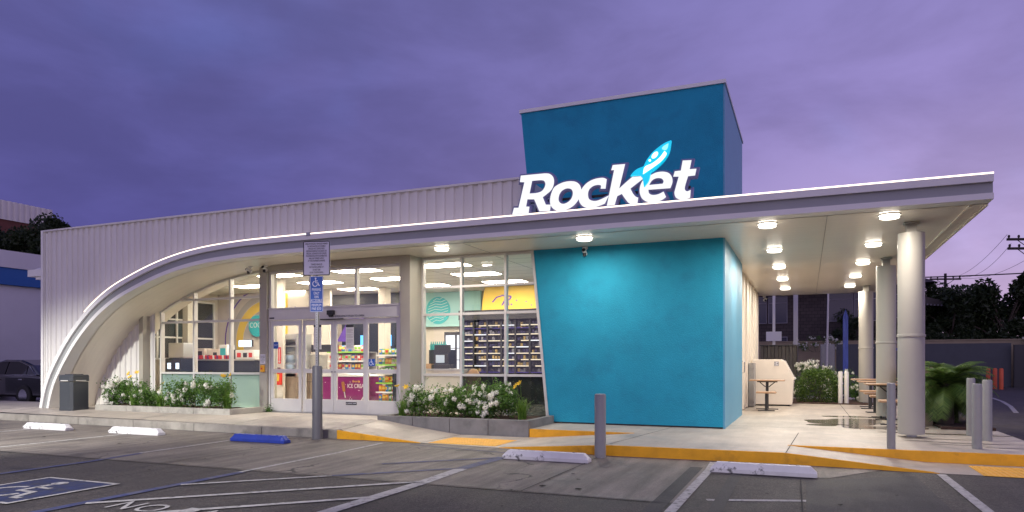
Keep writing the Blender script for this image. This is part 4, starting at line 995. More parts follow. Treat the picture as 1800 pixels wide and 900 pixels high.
b = MB(); b.box(-.3, .3, 0, .6, 0, 1.25); b.build('cabinet', M['navy'], ft); b = MB(); b.box(-.3, .3, .1, .62, 1.252, 1.7); b.build('dispenser_head', M['steelin'], ft, bev=.02)
for x in (-.2, .12): b = MB(); b.box(x, x + .12, -.012, -.001, .95, 1.12); b.build('screen', M['screen'], ft)
# right behind the doors
ws = MB(); ws.box(X(478, 14.7), X(497, 14.7), 14.7, 14.8, .08, 3.435); tag(ws.build('partition_wall', M['cream']), 'narrow cream partition behind the leftmost door', 'wall')
fe = empty('fire_extinguisher', (X(491, 14.6), 14.6, .62), 0, 'red fire extinguisher hung on the cream partition', 'extinguisher')
b = MB(); b.lathe([(.07, 0), (.075, .02), (.075, .34), (.05, .40), (.02, .43)], n=20); b.build('cylinder', M['red'], fe, smooth=True)
b = MB(); b.box(-.045, .045, -.078, -.055, .1, .28); b.build('label_sheet', M['yellowwall'], fe)
b = MB(); b.box(-.06, .03, -.015, .015, .43, .46); b.tube([(-.02, 0, .44), (-.10, 0, .38), (-.105, 0, .15)], .012); b.build('valve_and_hose', M['black'], fe)
ar = empty('extinguisher_arrow_sign', (X(491.5, 14.69), 14.69, 1.2), 0, 'tall red arrow sign over the fire extinguisher', 'sign')
b = MB(); b.box(-.045, .045, -.006, 0, -.02, .42); b.build('plate', M['red'], ar); b = MB(); b.box(-.008, .008, -.009, -.007, .03, .38); b.add([(-.03, -.009, .05), (.03, -.009, .05), (0, -.009, 0)], [(0, 1, 2)]); b.build('arrow', M['paper'], ar)
fw = empty('food_warmer', (X(508, 14.9), 14.9, .08), 0, 'steel food warmer with slanted shelves behind the leftmost door', 'food warmer')
b = MB(); b.box(-.26, -.22, 0, .6, .75, 1.75); b.box(.22, .26, 0, .6, .75, 1.75); b.box(-.26, .26, 0, .6, 1.751, 1.9); b.build('frame', M['steelin'], fw)
b = MB(); b.box(-.26, .26, 0, .6, 0, .748); b.build('base_cabinet', M['walnut'], fw)
for z in (.85, 1.1, 1.35, 1.58):
    b = MB(); b.add([(-.218, .02, z), (.218, .02, z), (.218, .55, z + .14), (-.218, .55, z + .14), (-.218, .02, z - .02), (.218, .02, z - .02)], [(0, 1, 2, 3), (0, 1, 5, 4)]); b.build('shelf', M['steelin'], fw)
b = MB(); b.box(-.06, .1, .56, .58, .95, 1.5); b.build('lit_back', M['screen'], fw)
bc = empty('bakery_counter', (X(545, 15.3), 15.3, .08), 0, 'grey wood counter with glass bakery case left of the ice cream chest', 'counter')
b = MB(); b.box(-.62, .5, 0, .7, 0, .87); b.build('cabinet', M['walnut'], bc)
b = MB(); b.box(-.02, -.01, -.003, -.001, .05, .85); b.box(-.62, .5, -.003, -.001, .60, .61); b.build('door_gap', M['dark'], bc)
b = MB(); b.box(-.64, .52, -.02, .72, .872, .90); b.build('countertop', M['steelin'], bc)
b = MB(); b.box(-.3, .2, .1, .5, .902, 1.35); b.build('glass_case', M['glass_milk'], bc)
b = MB(); b.box(-.5, .75, .2, .26, 1.42, 1.62); b.build('black_header', M['black'], bc)
# ice cream chest
ic = empty('ice_cream_chest', (X(606, 15.0), 15.0, .08), 0, 'magenta ice cream chest freezer behind the centre doors', 'freezer')
hw = (X(645, 15.0) - X(566, 15.0)) / 2
b = MB(); b.box(-hw, hw, 0, .7, .05, .76); b.build('body', M['magenta'], ic, bev=.02)
b = MB(); b.prism([(-hw, .762), (hw, .762), (hw, .79), (hw * .5, .82), (-hw * .2, .86), (-hw, .87)], -.01, .72); b.build('lid_rim', M['white'], ic, bev=.01)
text_mesh('lettering', 'ICE CREAM', .15, M['paper'], ic, wallM(hw * .55, -.004, .52), .001, sx=.82)
text_mesh('lettering', 'favorite', .085, M['yellowwall'], ic, wallM(hw * .5, -.004, .645), .001, sx=.9, shear=.3)
b = MB(); Mq = Matrix.Translation((-.02, -.004, .42)) @ Matrix.Rotation(R(-12), 4, 'Y'); b.prism(rrect(-.045, .045, -.05, .22, .04), -.006, 0); b.v = [tuple(Mq @ Vector(v)) for v in b.v]; b.build('ice_cream_bar_picture', mat('toffee', (.30, .12, .03), .5), ic)
b = MB(); b.prism([(-.012, -.21), (.012, -.21), (.012, -.052), (-.012, -.052)], -.006, 0); b.v = [tuple(Mq @ Vector(v)) for v in b.v]; b.build('stick_picture', M['paper'], ic)
b = MB()
for i in range(14): b.cyl(0, 0, 0, .002, .010, n=8, M=Matrix.Translation((rnd.uniform(-hw * .9, hw * .9), -.003, rnd.uniform(.15, .7))) @ Matrix.Rotation(R(90), 4, 'X'))
tag(b.build('speckles', M['paper'], ic), kind='stuff')
b = MB(); b.prism([(hw * .62, .06), (hw * .68, .06), (hw, .42), (hw, .46)], -.006, -.003); b.build('stripe', M['paper'], ic)
# snack shelving
COLS = [(.65, .06, .03), (.75, .30, .04), (.70, .55, .05), (.10, .35, .06), (.05, .22, .50), (.55, .50, .45), (.40, .08, .05), (.70, .62, .50)]
CN = ['red', 'orange', 'yellow', 'green', 'blue', 'silver', 'brown', 'cream']
CM = [mat('bag_' + n, c, .25, var=.15, vscale=30) for n, c in zip(CN, COLS)]
def bagmesh(m, lm_, w=.15, h=.22):
    mb = MB(); n = 5; vs = []
    for j in range(n + 1):
        for i in range(n + 1):
            u, v = i / n, j / n; bu = math.sin(math.pi * u) ** .5 * math.sin(math.pi * v) ** .5 if 0 < u < 1 and 0 < v < 1 else 0
            vs.append(((u - .5) * w, -.04 * bu, v * h))
    k = len(vs); vs += [(x, -y, z) for x, y, z in vs]
    fs = []
    for j in range(n):
        for i in range(n): a = j * (n + 1) + i; fs += [(a, a + 1, a + n + 2, a + n + 1), (k + a, k + a + n + 1, k + a + n + 2, k + a + 1)]
    mb.add(vs, fs)
    for q in range(len(mb.m)):
        c_i, r_i = (q // 2) % n, (q // 2) // n
        if 1 <= c_i <= 3 and r_i in (2, 3): mb.m[q] = 1
    return mb.build('snack_bag', [m, lm_], None, smooth=True)
LMS = [M['paper'], M['yellowwall'], M['red'], M['paper'], M['yellowwall'], M['red'], M['yellowwall'], M['green']]
bags = [bagmesh(m, LMS[i]) for i, m in enumerate(CM)]; used_b = set()
def place_bag(ci, x, y, z, where, sc=1):
    if ci in used_b: o = bags[ci].copy(); COL.objects.link(o)
    else: o = bags[ci]; used_b.add(ci)
    o.location = (x, y, z); o.scale = (sc,) * 3; o.rotation_euler = (R(rnd.uniform(-6, 6)), 0, R(rnd.uniform(-15, 15)))
    tag(o, f'{CN[ci]} snack bag on {where}', 'snack bag', f'{CN[ci]} snack bags on {where}')
def gondola(name, label, x0, x1, y, zs, zt, where, seq, dep=.4, bagsz=1.0, step=.13):
    e = empty(name, (0, 0, 0), 0, label, 'shelving')
    b = MB(); b.box(x0, x1, y + dep, y + dep + .04, .08, zt); b.build('back_panel', M['greywall'], e)
    b = MB(); b.box(x0, x1, y - .03, y + dep, .08, .2); b.build('base', M['steelin'], e)
    for k, z in enumerate(zs):
        b = MB(); b.box(x0, x1, y, y + dep, z, z + .02); s_h = b.build('shelf', M['steelin'], e)
        b = MB(); b.box(x0, x1, y - .012, y - .001, z - .01, z + .03); b.build('price_strip', M['green'] if k % 2 == 0 else M['paper'], s_h)
        x = x0 + .08; q = 0
        while x < x1 - .05:
            place_bag(rnd.choice(seq), x, y + .09, z + .022, f'{where}, {("bottom", "second", "third", "fourth", "fifth", "top")[min(k, 5)]} shelf', bagsz); x += step; q += 1
gondola('snack_rack', 'tall snack rack crammed with colourful bags behind the right door', X(661, 14.9), X(700, 14.9), 14.9, (.22, .45, .68, .92, 1.14, 1.38), 1.44, 'the tall snack rack', [2, 0, 3, 1, 7, 4], bagsz=.72, step=.095)
gondola('snack_rack', 'long snack rack behind the magenta ice cream chest', X(575, 16.6), X(648, 16.6), 16.6, (.98, 1.24, 1.5), 1.5, 'the long snack rack', [7, 7, 5, 1, 0, 6, 4], bagsz=.85, step=.11)
ep = MB(); ep.box(X(690, 14.5), X(704, 14.5), 14.5, 14.56, .1, .95); tag(ep.build('low_partition', M['navy']), 'low dark partition behind the rightmost door', 'partition')
# back wall coolers and purple soffit
bw_ = empty('cooler_wall', (0, 0, 0), 0, 'dark cooler fronts under a purple band at the back of the shop', 'cooler')
b = MB(); b.box(-14.2, -11.6, 19.1, 19.5, .1, 2.6); b.build('cabinet', M['navy'], bw_)
b = MB(); b.box(-14.2, -11.6, 19.0, 19.5, 2.601, 2.85); b.build('purple_band', mat('purple_band', (.14, .10, .50), .5, emit=(.2, .14, .8), es=.25), bw_)
for px in (634, 684):
    b = MB(); b.box(X(px, 19.0) - .04, X(px, 19.0) + .04, 19.04, 19.08, 1.75, 2.1); b.build('tube_light', M['tube'], bw_)
bh = MB(); bh.box(-17.8, -11.6, 18.9, 19.55, 3.1, 3.435); tag(bh.build('bulkhead', M['navy']), 'dark bulkhead under the ceiling at the back of the shop', 'bulkhead')
pc = MB(); pc.box(X(665, 17.5), X(677, 17.5), 17.5, 17.8, .08, 3.435); tag(pc.build('interior_column', M['cream']), 'white square column behind the tall snack rack', 'column')
tr = MB(); tr.prism([(X(592, 18.8), 1.9), (X(608, 18.8), 1.9), (X(608, 18.8), 2.45)], 18.8, 18.86); tag(tr.build('wall_graphic', M['purple']), 'purple triangle graphic on the back wall left of the coolers', 'graphic')
# notices on the door glass
YD = YP + .105
def sticker(name, label, px0, px1, py0, py1, Y, m, txt=None, tm='signlet', ts=.05, lines=0):
    x0, z0 = onY(px0, py1, Y); x1, z1 = onY(px1, py0, Y)
    e = MB(); e.box(x0, x1, Y - .003, Y, z0, z1); o = e.build(name, M[m]); tag(o, label, 'notice')
    if txt: text_mesh('lettering', txt, ts, M[tm], o, wallM((x0 + x1) / 2, Y - .0045, (z0 + z1) / 2), .0004, sx=.85)
    if lines:
        q = MB()
        for k in range(lines):
            z = z1 - .1 - k * (z1 - z0 - .12) / lines
            if k % 6 != 5: q.box(x0 + .02, x1 - .02 - (.05 if k % 4 == 3 else 0), Y - .0042, Y - .0035, z, z + .008)
        q.build('printed_lines', M['greywall'], o)
        q = MB(); q.box(x0, x1, Y - .0042, Y - .0035, z1 - .05, z1 - .001); q.build('black_heading', M['black'], o)
    return o
sticker('notice_sheet', 'tall printed notice on the glass behind the sign pole', 551.5, 565, 571, 614, YP + .13, 'paper', lines=22)
sticker('notice_sheet', 'tall printed notice on the glass of the right centre door', 608, 622, 571, 614, YP + .13, 'paper', lines=22)
sticker('exit_sticker', 'blue sticker on the leftmost door glass', 481, 489.5, 601, 613, YP + .075, 'signblue', 'EXIT', ts=.06)
ws_ = sticker('accessible_sticker', 'blue wheelchair sticker on the rightmost door glass', 648, 659, 631, 643.5, YP + .075, 'signblue')
x0, z0 = onY(648, 643.5, YP + .075); b = MB(); isa(b, Matrix.Translation((x0 + .012, YP + .0705, z0 + .012)) @ Matrix.Rotation(R(90), 4, 'X') @ Matrix.Diagonal((.14, .14, 1, 1))); b.build('wheelchair_symbol', M['signlet'], ws_)
sticker('door_plate', 'small black plate on the bottom rail of a centre door', 608, 627, 707, 711.5, YP + .11, 'black', 'AUTOMATIC DOOR', ts=.035)
# right-hand window interior
pm = empty('planet_mural', (0, 0, 0), 0, 'pale aqua wall panel with a striped teal planet behind the right window', 'mural')
b = MB(); b.box(X(735, 19.4), X(845, 19.4), 19.4, 19.5, 2.35, 3.435); b.build('panel', M['aqua'], pm)
x, z = onY(770, 541, 19.38); z = 2.86
b = MB(); b.cyl(0, 0, 0, .015, .43, n=48, M=Matrix.Translation((x, 19.395, z)) @ Matrix.Rotation(R(90), 4, 'X')); pl_ = b.build('planet', M['tealsign'], pm)
b = MB()
for k in range(9):
    h = -.33 + k * .085; w_ = math.sqrt(max(.40 ** 2 - h * h, 0)) * .92
    stroke(b, [(-w_, h - .05), (-w_ * .3, h + .03), (w_ * .35, h), (w_, h + .06)], .014, Matrix.Translation((x, 19.376, z)) @ Matrix.Rotation(R(90), 4, 'X'))
b.build('planet_stripes', M['paper'], pl_)
ym = empty('yellow_bulkhead', (0, 0, 0), 0, 'yellow bulkhead with purple script letter above the dark back counter shelves', 'bulkhead')
b = MB(); b.prism([(X(846, 18.6), 2.72), (X(985, 18.6), 2.72), (X(985, 18.6), 3.435), (X(852, 18.6), 3.435)], 18.6, 18.75); b.build('panel', M['yellowwall'], ym)
text_mesh('lettering', 'R', .42, M['purple'], ym, wallM(X(887, 18.59), 18.592, 3.0), .002, sx=1.2, shear=.5)
b = MB(); stroke(b, [(-.34, -.02), (-.2, .12), (0, .17), (.12, .12)], .04, Matrix.Translation((X(884, 18.59), 18.591, 3.0)) @ Matrix.Rotation(R(90), 4, 'X')); b.build('script_tail', M['purple'], ym)
b = MB()
for px, py, s in ((899, 535, .06), (908, 528, .05), (925, 530, .045), (934, 536, .04)):
    xx, zz = onY(px, py, 18.59); b.add([(xx - s, 18.59, zz), (xx, 18.59, zz - s * .25), (xx + s, 18.59, zz), (xx, 18.59, zz + s * .25)], [(0, 1, 2, 3)]); b.add([(xx, 18.588, zz - s), (xx + s * .25, 18.588, zz), (xx, 18.588, zz + s), (xx - s * .25, 18.588, zz)], [(0, 1, 2, 3)])
b.build('sparkles', M['purple'], ym)
bs = empty('back_counter_shelving', (0, 0, 0), 0, 'black shelving wall with lit shelf edges behind the right window', 'shelving')
SX0, SX1, SY = -8.72, -5.45, 17.0
b = MB(); b.box(SX0, SX1, SY + .3, SY + .36, .1, 2.62); b.build('back_panel', M['dark'], bs)
b = MB(); b.box(SX0, SX1, SY - .1, SY + .299, 2.36, 2.62); b.build('canopy', M['dark'], bs)
nb_ = 8; bwid = (SX1 - SX0) / nb_
for i in range(nb_ + 1): b = MB(); b.box(SX0 + i * bwid - .025, SX0 + i * bwid + .025, SY - .01, SY + .299, .1, 2.36); b.build('upright', M['dark'], bs)
pk = []
PC = [((.025, .022, .075), 'violet'), ((.16, .16, .19), 'silver'), ((.008, .008, .012), 'black'), ((.32, .22, .07), 'gold')]
for c, n in PC:
    mb = MB(); mb.box(-.03, .03, 0, .05, 0, .085); pk.append((mb, mat('pack_' + n, c, .35), n))
usedp = set(); pkobj = {}
for i in range(nb_):
    for r_ in range(9):
        z = .95 + r_ * .168 if r_ < 8 else 2.20
        b = MB(); b.box(SX0 + i * bwid + .026, SX0 + (i + 1) * bwid - .026, SY, SY + .29, z, z + .012); sh = b.build('shelf', M['dark'], bs)
        b = MB(); lit = 'pricelit' if (i * 7 + r_ * 3) % 5 else 'cooler'
        b.box(SX0 + i * bwid + (.03 if (i + r_) % 3 else .16), SX0 + (i + 1) * bwid - .03, SY - .008, SY - .001, z - .010, z + .016); b.build('price_strip', M[lit if r_ % 7 else 'purplelit'], sh)
        for q in range(4):
            ci = rnd.choice([0, 0, 1, 2, 2, 3]); mb, m, n = pk[ci]
            if n not in pkobj: o = mb.build('product_pack', m); pkobj[n] = o
            else: o = pkobj[n].copy(); COL.objects.link(o)
            o.location = (SX0 + (i + .5) * bwid + (q - 1.5) * .082, SY + .03, z + .0125); o.scale = (1, 1, rnd.uniform(.8, 1.35))
            ORD = ('first', 'second', 'third', 'fourth', 'fifth', 'sixth', 'seventh', 'eighth', 'ninth'); tag(o, f'{n} pack on the {ORD[8 - r_]} shelf from the top, {ORD[i]} bay of the black shelving', 'pack', f'{n} packs on the black shelving, shelf {ORD[8 - r_]}, bay {ORD[i]}')
# cash desk
cd_ = empty('cash_desk', (0, 0, 0), 0, 'cream cash desk just inside the right window', 'counter')
b = MB(); b.box(-8.9, X(812, 14.6), 14.6, 15.3, .08, 1.02); b.build('body', M['cream'], cd_); b = MB(); b.box(-8.93, X(812, 14.6) + .03, 14.57, 15.33, 1.022, 1.06); b.build('countertop', M['steelin'], cd_)
rg = empty('cash_register', (X(774, 14.8), 14.8, 1.062), R(10), 'black cash register with tilted screens on the cream desk', 'cash register')
b = MB(); b.box(-.22, .22, 0, .3, 0, .10); b.build('base', M['black'], rg, bev=.01)
b = MB(); b.prism([(-.2, .12), (.2, .12), (.17, .36), (-.17, .36)], .02, .06); sc_ = b.build('monitor', M['black'], rg); b = MB(); b.box(-.12, .10, .012, .018, .14, .33); b.build('display', mat('screen_grey', (.3, .33, .35), .3, emit=(.5, .6, .7), es=.5), sc_)
b = MB(); b.box(-.22, .18, .2, .26, .38, .58); b.build('customer_screen', M['black'], rg)
bx = MB(); bx.box(0, .17, 0, .15, 0, .12); o = bx.build('cardboard_box', M['wood']); o.location = (X(747, 14.8), 14.8, 1.062); tag(o, 'small tan box at the left end of the cash desk', 'box')
dcool = empty('drinks_cooler', (X(800, 18.4), 18.4, .08), 0, 'tall lit drinks cooler seen behind the cash register', 'cooler')
b = MB(); b.box(-.42, .42, .1, .7, 0, 2.05); b.build('cabinet', M['black'], dcool); b = MB(); b.box(-.36, .36, .085, .099, .15, 1.95); b.build('lit_interior', M['cooler'], dcool)
b = MB()
for z in (.5, .85, 1.2, 1.55): b.box(-.36, .36, .04, .08, z, z + .02)
b.box(-.02, .02, .03, .08, .15, 1.95); b.build('shelf_edge', M['black'], dcool)
bt = []
for i in range(16):
    if not bt: o = MB().lathe([(.032, 0), (.034, .12), (.014, .18), (.014, .22)], n=10).build('bottle', mat('bottle_teal', (.04, .25, .25), .2), None, smooth=True); bt.append(o)
    else: o = bt[0].copy(); COL.objects.link(o)
    o.location = (X(758 + (i % 8) * 3.6, 16.3 + .12 * (i // 8)), 16.3 + .12 * (i // 8), 1.55 + .0); tag(o, f'{("first", "second", "third", "fourth", "fifth", "sixth", "seventh", "eighth")[i % 8]} teal bottle from the left, {("front", "back")[i // 8]} row, on the stand behind the cash register', 'bottle', 'teal bottles behind the cash register')
bsd = MB(); bsd.box(X(754, 16.2), X(789, 16.2), 16.2, 16.6, .08, 1.548); tag(bsd.build('bottle_stand', M['navy']), 'dark stand holding bottles behind the cash register', 'stand')
ch = empty('office_chair', (X(832, 14.9), 14.9, .08), 0, 'chair with rounded brown backrest at the right window sill', 'chair')
b = MB(); b.prism([(.2 * math.cos(R(a)), .72 + .26 * max(math.sin(R(a)), -.6)) for a in range(0, 360, 20)], -.03, .03); b.build('backrest', M['wood'], ch, bev=.01)
b = MB(); b.box(-.2, .2, -.45, -.04, .44, .5); b.build('seat', M['wood'], ch, bev=.01); b = MB(); b.tube([(0, -.22, .0), (0, -.22, .44)], .03); b.tube([(0, -.05, .47), (0, .0, .6)], .02); b.box(-.2, .2, -.25, -.19, 0, .03); b.build('pedestal', M['blackmetal'], ch)

# ================================================================== PLANTERS
def planter(label, x0, x1, y0, y1, zb, zt, m):
    e = empty('planter', (0, 0, 0), 0, label, 'planter', 'long concrete planters against the shop front')
    b = MB(); w = .12
    n = 4
    for i in range(n): 
        a, c = x0 + (x1 - x0) * i / n, x0 + (x1 - x0) * (i + 1) / n - .008
        b.box(a, c, y0, y0 + w, zb, zt)
    b.box(x0, x0 + w, y0 + w + .002, y1, zb, zt - .001); b.box(x1 - w, x1 - .008, y0 + w + .002, y1, zb, zt - .001)
    b.build('wall', M[m], e, bev=.006)
    s = MB(); nx, ny = 40, 8; vs = []
    for j in range(ny + 1):
        for i in range(nx + 1): vs.append((x0 + .1 + (x1 - x0 - .2) * i / nx, y0 + .1 + (y1 - y0 - .12) * j / ny, zt - .035 + rnd.uniform(-.015, .03)))
    s.add(vs, [(j * (nx + 1) + i, j * (nx + 1) + i + 1, (j + 1) * (nx + 1) + i + 1, (j + 1) * (nx + 1) + i) for j in range(ny) for i in range(nx)]); s.build('mulch', M['soil'], e)
planter('low pale concrete planter of roses under the left window', -15.75, -11.5, 11.52, 12.55, 0, .195, 'planter')
planter('grey concrete planter of roses between entrance and teal wall', -7.86, -4.62, 11.72, 13.1, -.15, .155, 'planterdark')
def leaf(mb, p, s, rnd, up=.3):
    d = Vector((rnd.gauss(0, 1), rnd.gauss(0, 1), rnd.gauss(up, 1))).normalized()
    u = d.cross(Vector((rnd.gauss(0, 1), rnd.gauss(0, 1), rnd.gauss(0, 1)))).normalized(); w = d.cross(u)
    p = Vector(p); mb.add([p - u * s, p + w * s * .5 + d * s * .12, p + u * s, p - w * s * .5 + d * s * .12], [(0, 1, 2, 3)])
def bloommesh(m, r=.045, n=26, seed=0):
    rn = random.Random(seed); mb = MB()
    for i in range(n):
        d = Vector((rn.gauss(0, 1), rn.gauss(0, 1), rn.gauss(.4, 1))).normalized(); u = d.cross(Vector((0, 0, 1.01))).normalized(); w = d.cross(u)
        k = r * (.55 + .45 * (i / n)); p = d * k; s = r * .62
        mb.add([p - u * s * .6, p - w * s * .45 + d * s * .1, p + u * s * .6, p + w * s * .55 + d * s * .22], [(0, 1, 2, 3)])
        mb.add([d * k * .4 + u * s * .4, d * k * .4 - u * s * .4, p + w * s * .3], [(0, 1, 2)])
    return mb
BL = None
def rose(x, y, z, w, h, label, nb, seed, nl=2600, dep=.4, lm='rose'):
    global BL
    rn = random.Random(seed); e = empty('rose_bush', (x, y, z), 0, label, 'rose bush', 'white flowering rose bushes')
    mb = MB(); cl_ = [(rn.uniform(-w, w) * .85, rn.uniform(-dep, dep) * .7, h * rn.uniform(.15, .82), rn.uniform(.5, 1)) for _ in range(18)]
    for i in range(int(nl * 1.35)):
        c = rn.choice(cl_); r = .17 * c[3]
        p = (c[0] + rn.gauss(0, r * .75), c[1] + rn.gauss(0, r * .7), max(c[2] + rn.gauss(0, r * .65), .02)); leaf(mb, p, rn.uniform(.018, .036), rn)
    mb.build('foliage', M[lm], e)
    sm = MB()
    for c in cl_[:10]: sm.tube([(c[0] * .2, c[1] * .2, -.04), (c[0] * .6, c[1] * .6, c[2] * .5), (c[0], c[1], c[2])], .006, n=5)
    sm.build('stems', M['stem'], e)
    for i in range(int(nb * 1.6)):
        c = rn.choice(cl_); a = rn.uniform(0, 6.28)
        p = (c[0] + rn.gauss(0, .08), min(c[1] - rn.uniform(0, .22), dep), c[2] + rn.uniform(-.06, .16))
        if BL is None: BL = bloommesh(M['petal']).build('bloom', M['petal'], e); o = BL
        else: o = BL.copy(); COL.objects.link(o); o.parent = e
        o.location = p; o.rotation_euler = (rn.uniform(-.6, .6), rn.uniform(-.6, .6), a); s = rn.uniform(.95, 1.6); o.scale = (s, s, s)
LB = None
def lily(x, y, z, h, label, nf, seed, nb=70):
    global LB
    rn = random.Random(seed); e = empty('daylily', (x, y, z), 0, label, 'daylily', 'strappy daylily clumps')
    mb = MB()
    for i in range(nb):
        a = rn.uniform(0, 6.28); L = h * rn.uniform(.6, 1.1); out = rn.uniform(.12, .5) * h * 1.2; pts = []
        bx_, by_ = rn.uniform(-.06, .06), rn.uniform(-.06, .06); n = 6; w = rn.uniform(.006, .011); vs = []
        for k in range(n + 1):
            t = k / n; r = out * t ** 1.4; zz = L * (1.5 * t - .75 * t * t * (1 + out)) ; zz = max(zz, 0)
            p = Vector((bx_ + r * math.cos(a), by_ + r * math.sin(a), zz)); q = Vector((-math.sin(a), math.cos(a), 0)) * w * (1 - t * .9); vs += [p - q, p + q]
        mb.add(vs, [(2 * k, 2 * k + 1, 2 * k + 3, 2 * k + 2) for k in range(n)])
    mb.build('leaves', M['lily'], e)
    for i in range(nf):
        a = rn.uniform(0, 6.28); p = Vector((.1 * math.cos(a), .1 * math.sin(a) - .03, h * rn.uniform(.95, 1.25)))
        sm = MB(); sm.tube([(0, 0, 0), (p.x * .5, p.y * .5, p.z * .6), p], .004, n=5); sm.build('flower_stalk', M['lily'], e)
        if LB is None:
            q = MB()
            for k in range(6):
                t = k * 1.047; c, s = math.cos(t), math.sin(t); q.add([(0, 0, 0), (.035 * c - .018 * s, .035 * s + .018 * c, .04), (.075 * c, .075 * s, .045), (.035 * c + .018 * s, .035 * s - .018 * c, .04)], [(0, 1, 2, 3)])
            LB = q.build('bloom', M['petaly'], e); o = LB
        else: o = LB.copy(); COL.objects.link(o); o.parent = e
        o.location = p; o.rotation_euler = (rn.uniform(.2, 1.1), 0, rn.uniform(-1, 1))
zp = .16
rose(-15.45, 12.05, zp, .32, .62, 'leftmost rose bush of the left planter, next to the litter bin', 14, 11)
rose(-14.55, 12.05, zp, .28, .42, 'sparse low rose bush between daylilies in the left planter', 6, 12, 1500)
rose(-13.35, 12.1, zp, .42, .68, 'full white rose bush in the middle of the left planter', 17, 13, 3200)
rose(-12.3, 12.0, zp, .36, .66, 'rightmost rose bush of the left planter', 14, 14)
lily(-14.95, 11.95, zp, .66, 'tall daylily with yellow flowers left in the left planter', 3, 21)
lily(-14.15, 12.0, zp, .5, 'daylily right of centre in the left planter, barely flowering', 1, 22)
lily(-12.0, 11.95, zp, .62, 'yellow flowered daylily at the right end of the left planter', 3, 23)
zp = .12
rose(-6.95, 12.3, zp, .38, .58, 'rose bush next to the daylily at the left of the grey planter', 22, 31, 2800)
rose(-6.15, 12.4, zp, .36, .66, 'middle white rose bush of the grey planter', 20, 32, 3000)
rose(-5.55, 12.45, zp, .36, .72, 'tallest white rose bush in the grey planter by the teal wall', 22, 33, 3000)
lily(-7.55, 12.15, zp, .5, 'yellow flowered daylily at the entrance end of the grey planter', 2, 41)
lily(-5.0, 12.35, zp, .6, 'big leafy daylily at the teal wall end of the grey planter', 2, 42, 110)
wd = MB()
for k in range(1): pass
rn = random.Random(5); wd = MB()
for i in range(160): leaf(wd, (-11.42 + rn.gauss(0, .05), 12.62 + rn.gauss(0, .04), .07 + abs(rn.gauss(0, .09))), .02, rn)
tag(wd.build('weed', M['rose']), 'little weed growing at the foot of the leftmost door', 'plant')

# ================================================================== BEYOND THE BREEZEWAY
def block(name, label, cat, x0, x1, y0, y1, z1, m, cap=None, z0=-.15):
    e = empty(name, (0, 0, 0), 0, label, cat); b = MB(); b.box(x0, x1, y0, y1, z0, z1); b.build('body', M[m], e)
    if cap: b = MB(); b.box(x0 - .03, x1 + .03, y0 - .04, y1 + .04, z1 + .002, z1 + .07); b.build('cap', M[cap], e)
    return e
M['tan'] = mat('tan_block', (.27, .22, .145), .75, var=.12, vscale=2, bump=.2, bscale=20)
M['bluegrey'] = mat('blue_grey_block', (.060, .066, .078), .7, var=.08, vscale=2)
M['darkgate'] = mat('dark_slats', (.04, .04, .043), .6)
block('garden_wall', 'long tan block wall with a flat cap in front of the dark house', 'wall', -8, 60, 47.4, 47.6, 2.5, 'tan', 'tan')
block('block_wall', 'blue grey block wall section right of the tall blue post', 'wall', 1.2, 3.0, 33, 33.2, 2.0, 'bluegrey')
block('block_wall', 'blue grey wall right of the palm, before the dark gate', 'wall', 6.3, 10.4, 46, 46.2, 2.3, 'bluegrey')
block('block_wall', 'short dark pier wall beside the slatted gate', 'wall', 10.45, 12.3, 45.6, 45.8, 2.2, 'darkgate')
gt = empty('slatted_gate', (0, 0, 0), 0, 'dark slatted gate with diagonal brace at the far right', 'gate')
b = MB()
for i in range(22): b.box(12.0 + i * .2, 12.16 + i * .2, 43.6, 43.64, -.1, 2.05)
b.build('slats', M['darkgate'], gt); b = MB(); b.box(11.98, 16.4, 43.55, 43.59, 1.98, 2.06); b.box(11.98, 16.4, 43.55, 43.59, -.08, .0); b.prism([(12.0, 1.85), (12.0, 1.98), (14.2, .0), (14.05, .0)], 43.54, 43.58); b.build('frame', M['bluegrey'], gt)
dg = empty('blue_framed_gate', (0, 0, 0), 0, 'blue framed gate seen between the far column and the tables', 'gate')
b = MB(); b.box(3.3, 4.6, 37, 37.04, 0, 1.75); b.build('panel', M['bluegrey'], dg); b = MB(); b.box(3.22, 3.3, 36.95, 37.05, -.15, 1.9); b.box(4.6, 4.68, 36.95, 37.05, -.15, 1.9); b.box(3.3, 4.6, 36.95, 37.05, 1.78, 1.9); b.build('frame', M['stopblue'], dg)
en = empty('trash_enclosure', (0, 0, 0), 0, 'dark ribbed metal enclosure behind the ice bin', 'enclosure')
b = MB(); corr(b, -1.5, -.28, C_(-.15), C_(1.80), 26.3, per=.24, dep=.05); b.add([(-.28, 26.3, -.15), (-.28, 29, -.15), (-.28, 29, 1.8), (-.28, 26.3, 1.8)], [(0, 1, 2, 3)]); b.build('panel', mat('brown_ribbed', (.075, .065, .06), .55), en)
b = MB(); b.box(-1.52, -.25, 26.25, 26.36, 1.802, 1.84); b.build('cap', M['darkgate'], en)
pp = empty('sign_pole', (-1.15, 28.8, -.15), 0, 'white pole with a small blank sign beyond the breezeway', 'pole'); b = MB(); b.box(-.05, .05, -.05, .05, 0, 6); b.build('pole', M['white'], pp); b = MB(); b.box(-.28, .28, -.09, -.06, 2.2, 2.56); b.build('sign_plate', M['signwhite'], pp)
o = MB().box(-.08, .08, -.08, .08, 0, 6).build('steel_post', mat('lavender_post', (.42, .41, .46), .4)); o.location = (-.36, 28.2, -.15); tag(o, 'thick grey square post rising behind the dark enclosure', 'post')
o = MB().tube([(0, 0, 0), (.12, 0, 7)], .045, r1=.03).build('flagpole', M['alu']); o.location = (.78, 32.0, -.15); tag(o, 'thin slightly leaning metal pole above the white cabinet', 'pole')
